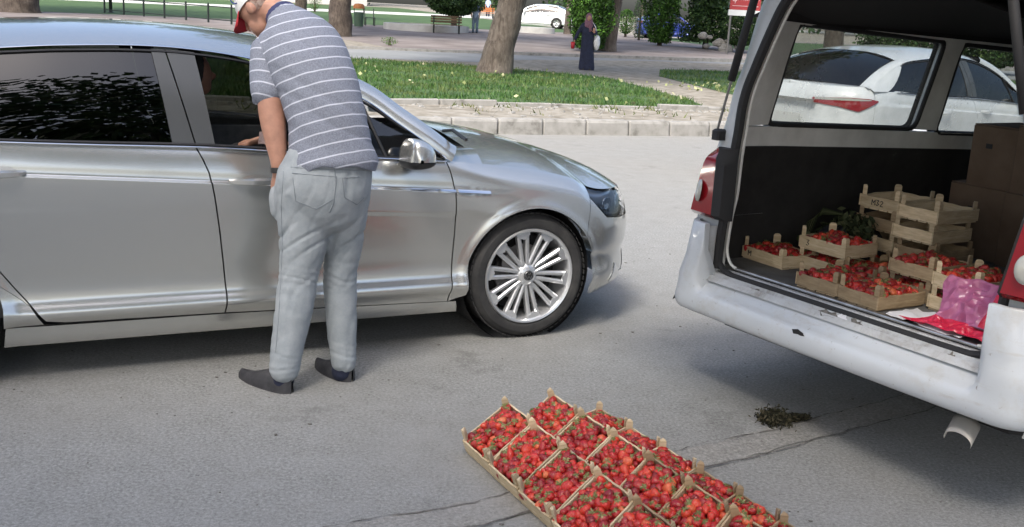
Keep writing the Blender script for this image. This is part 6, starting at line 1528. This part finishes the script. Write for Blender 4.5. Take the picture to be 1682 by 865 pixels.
# ------------------------------------------------------------------ other cars
S2 = Sedan(); S2.trz = lambda u: 1.165-.02*sstep(-3.6, S2.ustart, u)
S2.rea = curve([(.15, .14), (.22, .06), (.3, .012), (.45, 0), (.6, .0), (.62, .012), (.8, .022), (.95, .025), (1.07, .045), (1.13, .085), (1.17, .12)])
COR = thing('white_saloon', 'white saloon car with a pointed red tail light, parked behind the van windows', 'car', (5.92, 13.83, 0), .66)
build_sedan(S2, COR, 'white_paint', 'van', False, rear='pointed')
for sd in (-1, 1):
    for u in (-1.585, -2.47): mb = handle(None, S2, u, .90, sd); obj('handle', mb, M['white_paint'], COR, True, 40)
    mb = MB(); mb.cbox(-.80, -.66, sd*1.0-.10, sd*1.0+.10, .98, 1.09, .03); obj('door_mirror', mb, M['white_paint'], COR, True, 40)
mb = MB(); mb.box(-3.995, -3.985, -.26, .26, .74, .85); obj('number_plate', mb, mat('plate', (.6, .6, .58), .5), COR)
mb = MB(); mb.box(-4.0, -3.965, -.42, .42, .98, 1.01); obj('boot_trim', mb, M['chrome'], COR)
def recolor(root, new, old='white_paint'):
    for c in list(root.children)+[g for c in root.children for g in c.children]:
        if c.type == 'MESH':
            for i, s_ in enumerate(c.material_slots):
                if s_.material and s_.material.name == old: s_.link = 'OBJECT'; s_.material = M[new]
b = at(846, 43); dup(COR, 'white saloon car parked far back in the park beside the leaning trunk', b, R(180-8)).scale = (1, 1, 1)
b = at(1133, 66); c = dup(COR, 'dark blue car parked beyond the conifers', b, R(4)); c.scale = (.84, .9, .96); recolor(c, 'blue_paint')
# ------------------------------------------------------------------ park furniture
M['iron'] = mat('dark_iron', (.02, .028, .025), .5); M['bench_wood'] = wood_mat('bench_wood', (.10, .07, .04), (.18, .12, .07), (.24, .17, .1)); M['orange'] = mat('orange_board', (.45, .17, .05), .6)
p0, p1 = at(172, 21), at(420, 44); dv = p1-p0; Lf = dv.xy.length; FN = thing('iron_railing', 'dark iron railing in the park above the silver car roof', 'railing', p0, atan2(dv.y, dv.x)); dz = (p1.z-p0.z)/Lf
npost = 8
for i in range(npost):
    x = Lf*i/(npost-1); mb = MB(); mb.box(x-.035, x+.035, -.035, .035, dz*x-.1, dz*x+.92); mb.lathe([(0, .06), (.03, .03), (.04, 0)], 8, 0, Matrix.Translation((x, 0, dz*x+.92))); obj('post', mb, M['iron'], FN)
for z in (.18, .80): mb = MB(); mb.bar((0, 0, z), (Lf, 0, z+dz*Lf), .04, .05); obj('rail', mb, M['iron'], FN)
pt = thing('post', 'dark green metal post standing before the iron railing', 'post', at(182, 21)); mb = MB(); mb.tube([(0, 0, 0), (0, 0, 3.2)], .09, 10); obj('shaft', mb, M['iron'], pt, True); mb = MB(); mb.lathe([(.17, 0), (.17, .03), (.1, .08)], 12); obj('base', mb, M['iron'], pt)
def bench(px, py, rz, label, m, grp='park benches'):
    t = thing('bench', label, 'bench', at(px, py), rz, grp)
    for k in range(4): mb = MB(); mb.box(-.8, .8, -.24+k*.12, -.14+k*.12, .43, .46); obj('seat_slat', mb, M[m], t)
    for k in range(3): mb = MB(); mb.box(-.8, .8, .26+.02*k, .29+.02*k, .54+k*.13, .64+k*.13); obj('back_slat', mb, M[m], t)
    for x in (-.65, .65): mb = MB(); mb.box(x-.03, x+.03, -.22, -.16, 0, .43); mb.box(x-.03, x+.03, .22, .28, 0, .90); mb.box(x-.03, x+.03, -.22, .24, .39, .43); obj('leg', mb, M['iron'], t)
    return t
bench(733, 55, R(8), 'dark wooden bench under the bush tree', 'bench_wood'); bench(797, 30, R(10), 'orange wooden bench just left of the large leaning trunk', 'orange')
t = thing('litter_bin', 'litter bin with an orange top beside the dark tree trunk', 'bin', at(589, 45)); mb = MB(); mb.lathe([(0, .05), (.24, .05), (.27, .75), (.27, .8)], 14); obj('body', mb, mat('green_metal', (.06, .11, .07), .6), t, True, 40); mb = MB(); mb.lathe([(.30, .98), (.30, 1.12), (.22, 1.22), (0, 1.25)], 14); obj('hood', mb, M['orange'], t, True, 40); mb = MB(); [mb.box(x-.02, x+.02, -.02, .02, .7, 1.05) for x in (-.25, .25)]; obj('bracket', mb, M['iron'], t)
t = thing('metal_seat', 'black metal seat frame beside the litter bin', 'seat', at(607, 42), R(15)); 
for x in (-.25, .25): mb = MB(); mb.tube([(x, -.3, 0), (x, -.3, .45), (x, .25, .45), (x, .35, .95)], .03, 6); mb.tube([(x, .25, 0), (x, .25, .45)], .03, 6); obj('frame', mb, M['iron'], t)
mb = MB(); mb.box(-.28, .28, -.3, .25, .43, .46); obj('seat', mb, M['iron'], t)
# low white ring kerbs of flower beds
def ring(px, py, r, label, a0=0, a1=2*pi):
    t = thing('round_planter', label, 'planter', at(px, py), 0, 'white planters'); mb = MB(); P = []
    n = 40
    for i in range(n+1): a = a0+(a1-a0)*i/n; P.append([(x*cos(a), x*sin(a), z) for x, z in ((r, -.1), (r, .32), (r-.25, .34), (r-.25, .1))])
    mb.grid(P); obj('rim', mb, M['palepath'], t, True, 40); mb = MB(); mb.poly([((r-.26)*cos(2*pi*k/24), (r-.26)*sin(2*pi*k/24), .2) for k in range(24)]); obj('soil', mb, M['dirt'], t)
ring(700, 50, 2.3, 'low white ring planter left of the bush tree'); ring(880, 54, 1.1, 'small white ring planter right of the leaning trunk')
# sign
sp_ = at(1216, 90); sg = thing('sign', 'red sign board with white lettering and a white lower edge among the trees', 'sign', (sp_.x, sp_.y, sp_.z), R(-3)); s_ = scale_at(sp_); H0 = 1.71+16/s_-sp_.z; Wd = 24.5/s_
mb = MB(); mb.box(-Wd, Wd, -.05, .05, H0+.20*1.2, H0+1.5); obj('panel', mb, mat('sign_red', (.33, .035, .04), .5), sg); mb = MB(); mb.box(-Wd-.05, Wd+.05, -.09, .09, H0-.02, H0+.235); obj('lower_edge', mb, mat('sign_white', (.62, .66, .66), .5), sg)
M['letter'] = mat('sign_letter', (.6, .4, .4), .6); y = -.054; z1 = H0+.72; mb = MB()
mb.lathe([(.085, 0), (.125, 0), (.125, .006), (.085, .006)], 18, 0, Matrix.Translation((-Wd*.72, y, z1)) @ Matrix.Rotation(pi/2, 4, 'X')); mb.bar((-Wd*.66, y, z1-.10), (-Wd*.70, y, z1-.21), .03, .006, (0, 1, 0)); obj('emblem', mb, M['letter'], sg)
mb = MB(); rr = random.Random(5); x = -Wd*.52
while x < Wd*.86:
    if not (Wd*.28 < x < Wd*.38):
        h = rr.choice((.09, .09, .12)); mb.box(x, x+.022, y-.004, y, z1-.05, z1-.05+h)
        if rr.random() < .6: mb.box(x+.022, x+.05, y-.004, y, z1-.05+rr.choice((0, .035, .07)), z1-.03+rr.choice((0, .035, .05)))
    x += .078
obj('lettering', mb, M['letter'], sg)['kind'] = 'stuff'
mb = MB(); mb.box(-Wd*.85, Wd*.85, y-.004, y, H0+.40, H0+.425); obj('underline', mb, M['letter'], sg)
for x in (-Wd*.9, Wd*.9): mb = MB(); mb.tube([(x, 0, -.1), (x, 0, H0+.2)], .05, 8); obj('post', mb, M['steel'], sg)
# people far in the park
def far_person(px, py, label, top, legs, dz=0., rz=0.):
    t = thing('person', label, 'person', at(px, py), rz); t.scale = (.98, .98, .98); bd = MB()
    ellipsoid(bd, (0, 0, 1.62), (.075, .09, .11)); ellipsoid(bd, (0, -.095, 1.60), (.012, .015, .02)); limb(bd, [((0, 0, 1.5), .05, .05), ((0, 0, 1.38), .17, .09), ((0, 0, 1.1), .14, .1), ((0, 0, .92), .15, .1)])
    for s__ in (-1, 1):
        limb(bd, [((s__*.17, 0, 1.36), .045, .045), ((s__*.23, .02, 1.1), .038, .038), ((s__*.22, -.06, .86), .03, .03)]); hand(bd, (s__*.22, -.06, .86), (0, -.2, -1), (-s__, 0, 0), 1, .5); limb(bd, [((s__*.09, 0, .9), .075, .075), ((s__*.10, -.02, .5), .055, .055), ((s__*.10, .02, .08), .04, .04), ((s__*.10, -.12, .03), .04, .03)])
    blob('body', bd, M['skin'], t, .014, 3)
    sh_ = MB(); limb(sh_, [((0, 0, 1.40), .185, .10), ((0, 0, 1.1), .165, .12), ((0, 0, .88), .175, .12)]); [limb(sh_, [((s__*.17, 0, 1.37), .065, .065), ((s__*.22, .02, 1.15), .06, .06)]) for s__ in (-1, 1)]; blob('shirt', sh_, M[top], t, .016, 3)
    tr_ = MB(); [limb(tr_, [((s__*.08, 0, .92), .11, .11), ((s__*.10, -.02, .5), .085, .085), ((s__*.10, .02, .1), .075, .075)]) for s__ in (-1, 1)]; blob('trousers', tr_, M[legs], t, .016, 3)
    hr_ = MB(); P = [[(.083*sin(th)*cos(a), .01+.098*sin(th)*sin(a), 1.64+.105*cos(th)) for a in [2*pi*k/16 for k in range(17)]] for th in [pi*.55*i/8 for i in range(9)]]; hr_.grid(P); obj('hair', hr_, M['rubber'], t, True)
    sh2 = MB(); [sh2.cbox(s__*.10-.045, s__*.10+.045, -.20, .07, 0, .07, .02) for s__ in (-1, 1)]; obj('shoes', sh2, M['black'], t, True, 40)
M['denim_blue'] = ncol('blue_denim', [(.3, (.10, .15, .21)), (.7, (.20, .27, .34))], 9, rough=.9); M['light_blue'] = mat('light_blue_cloth', (.35, .45, .6), .8)
far_person(780, 54, 'person in blue jeans standing right of the bush tree', 'light_blue', 'denim_blue')
far_person(801, 27, 'person in a light blue top behind the orange bench', 'light_blue', 'fabric_navy')
# pale rocks between the conifer and the dark shrub
rk = thing('rock_pile', 'pale rocks heaped between the spruce and the dark shrub', 'rocks', at(1183, 84)); rr = random.Random(8)
for i in range(9):
    mb = MB(); s__ = rr.uniform(.15, .4); ellipsoid(mb, (0, 0, 0), (s__, s__*.8, s__*.7), None, 8, 6); mb.v = [tuple(Vector(v)*(1+.3*noise.noise(Vector(v)*4+Vector((i, 0, 0))))) for v in mb.v]; o = obj('rock', mb, M['kerb'], rk); o.location = (rr.uniform(-1.2, 1.2), rr.uniform(-.3, .3), rr.uniform(.1, .7))
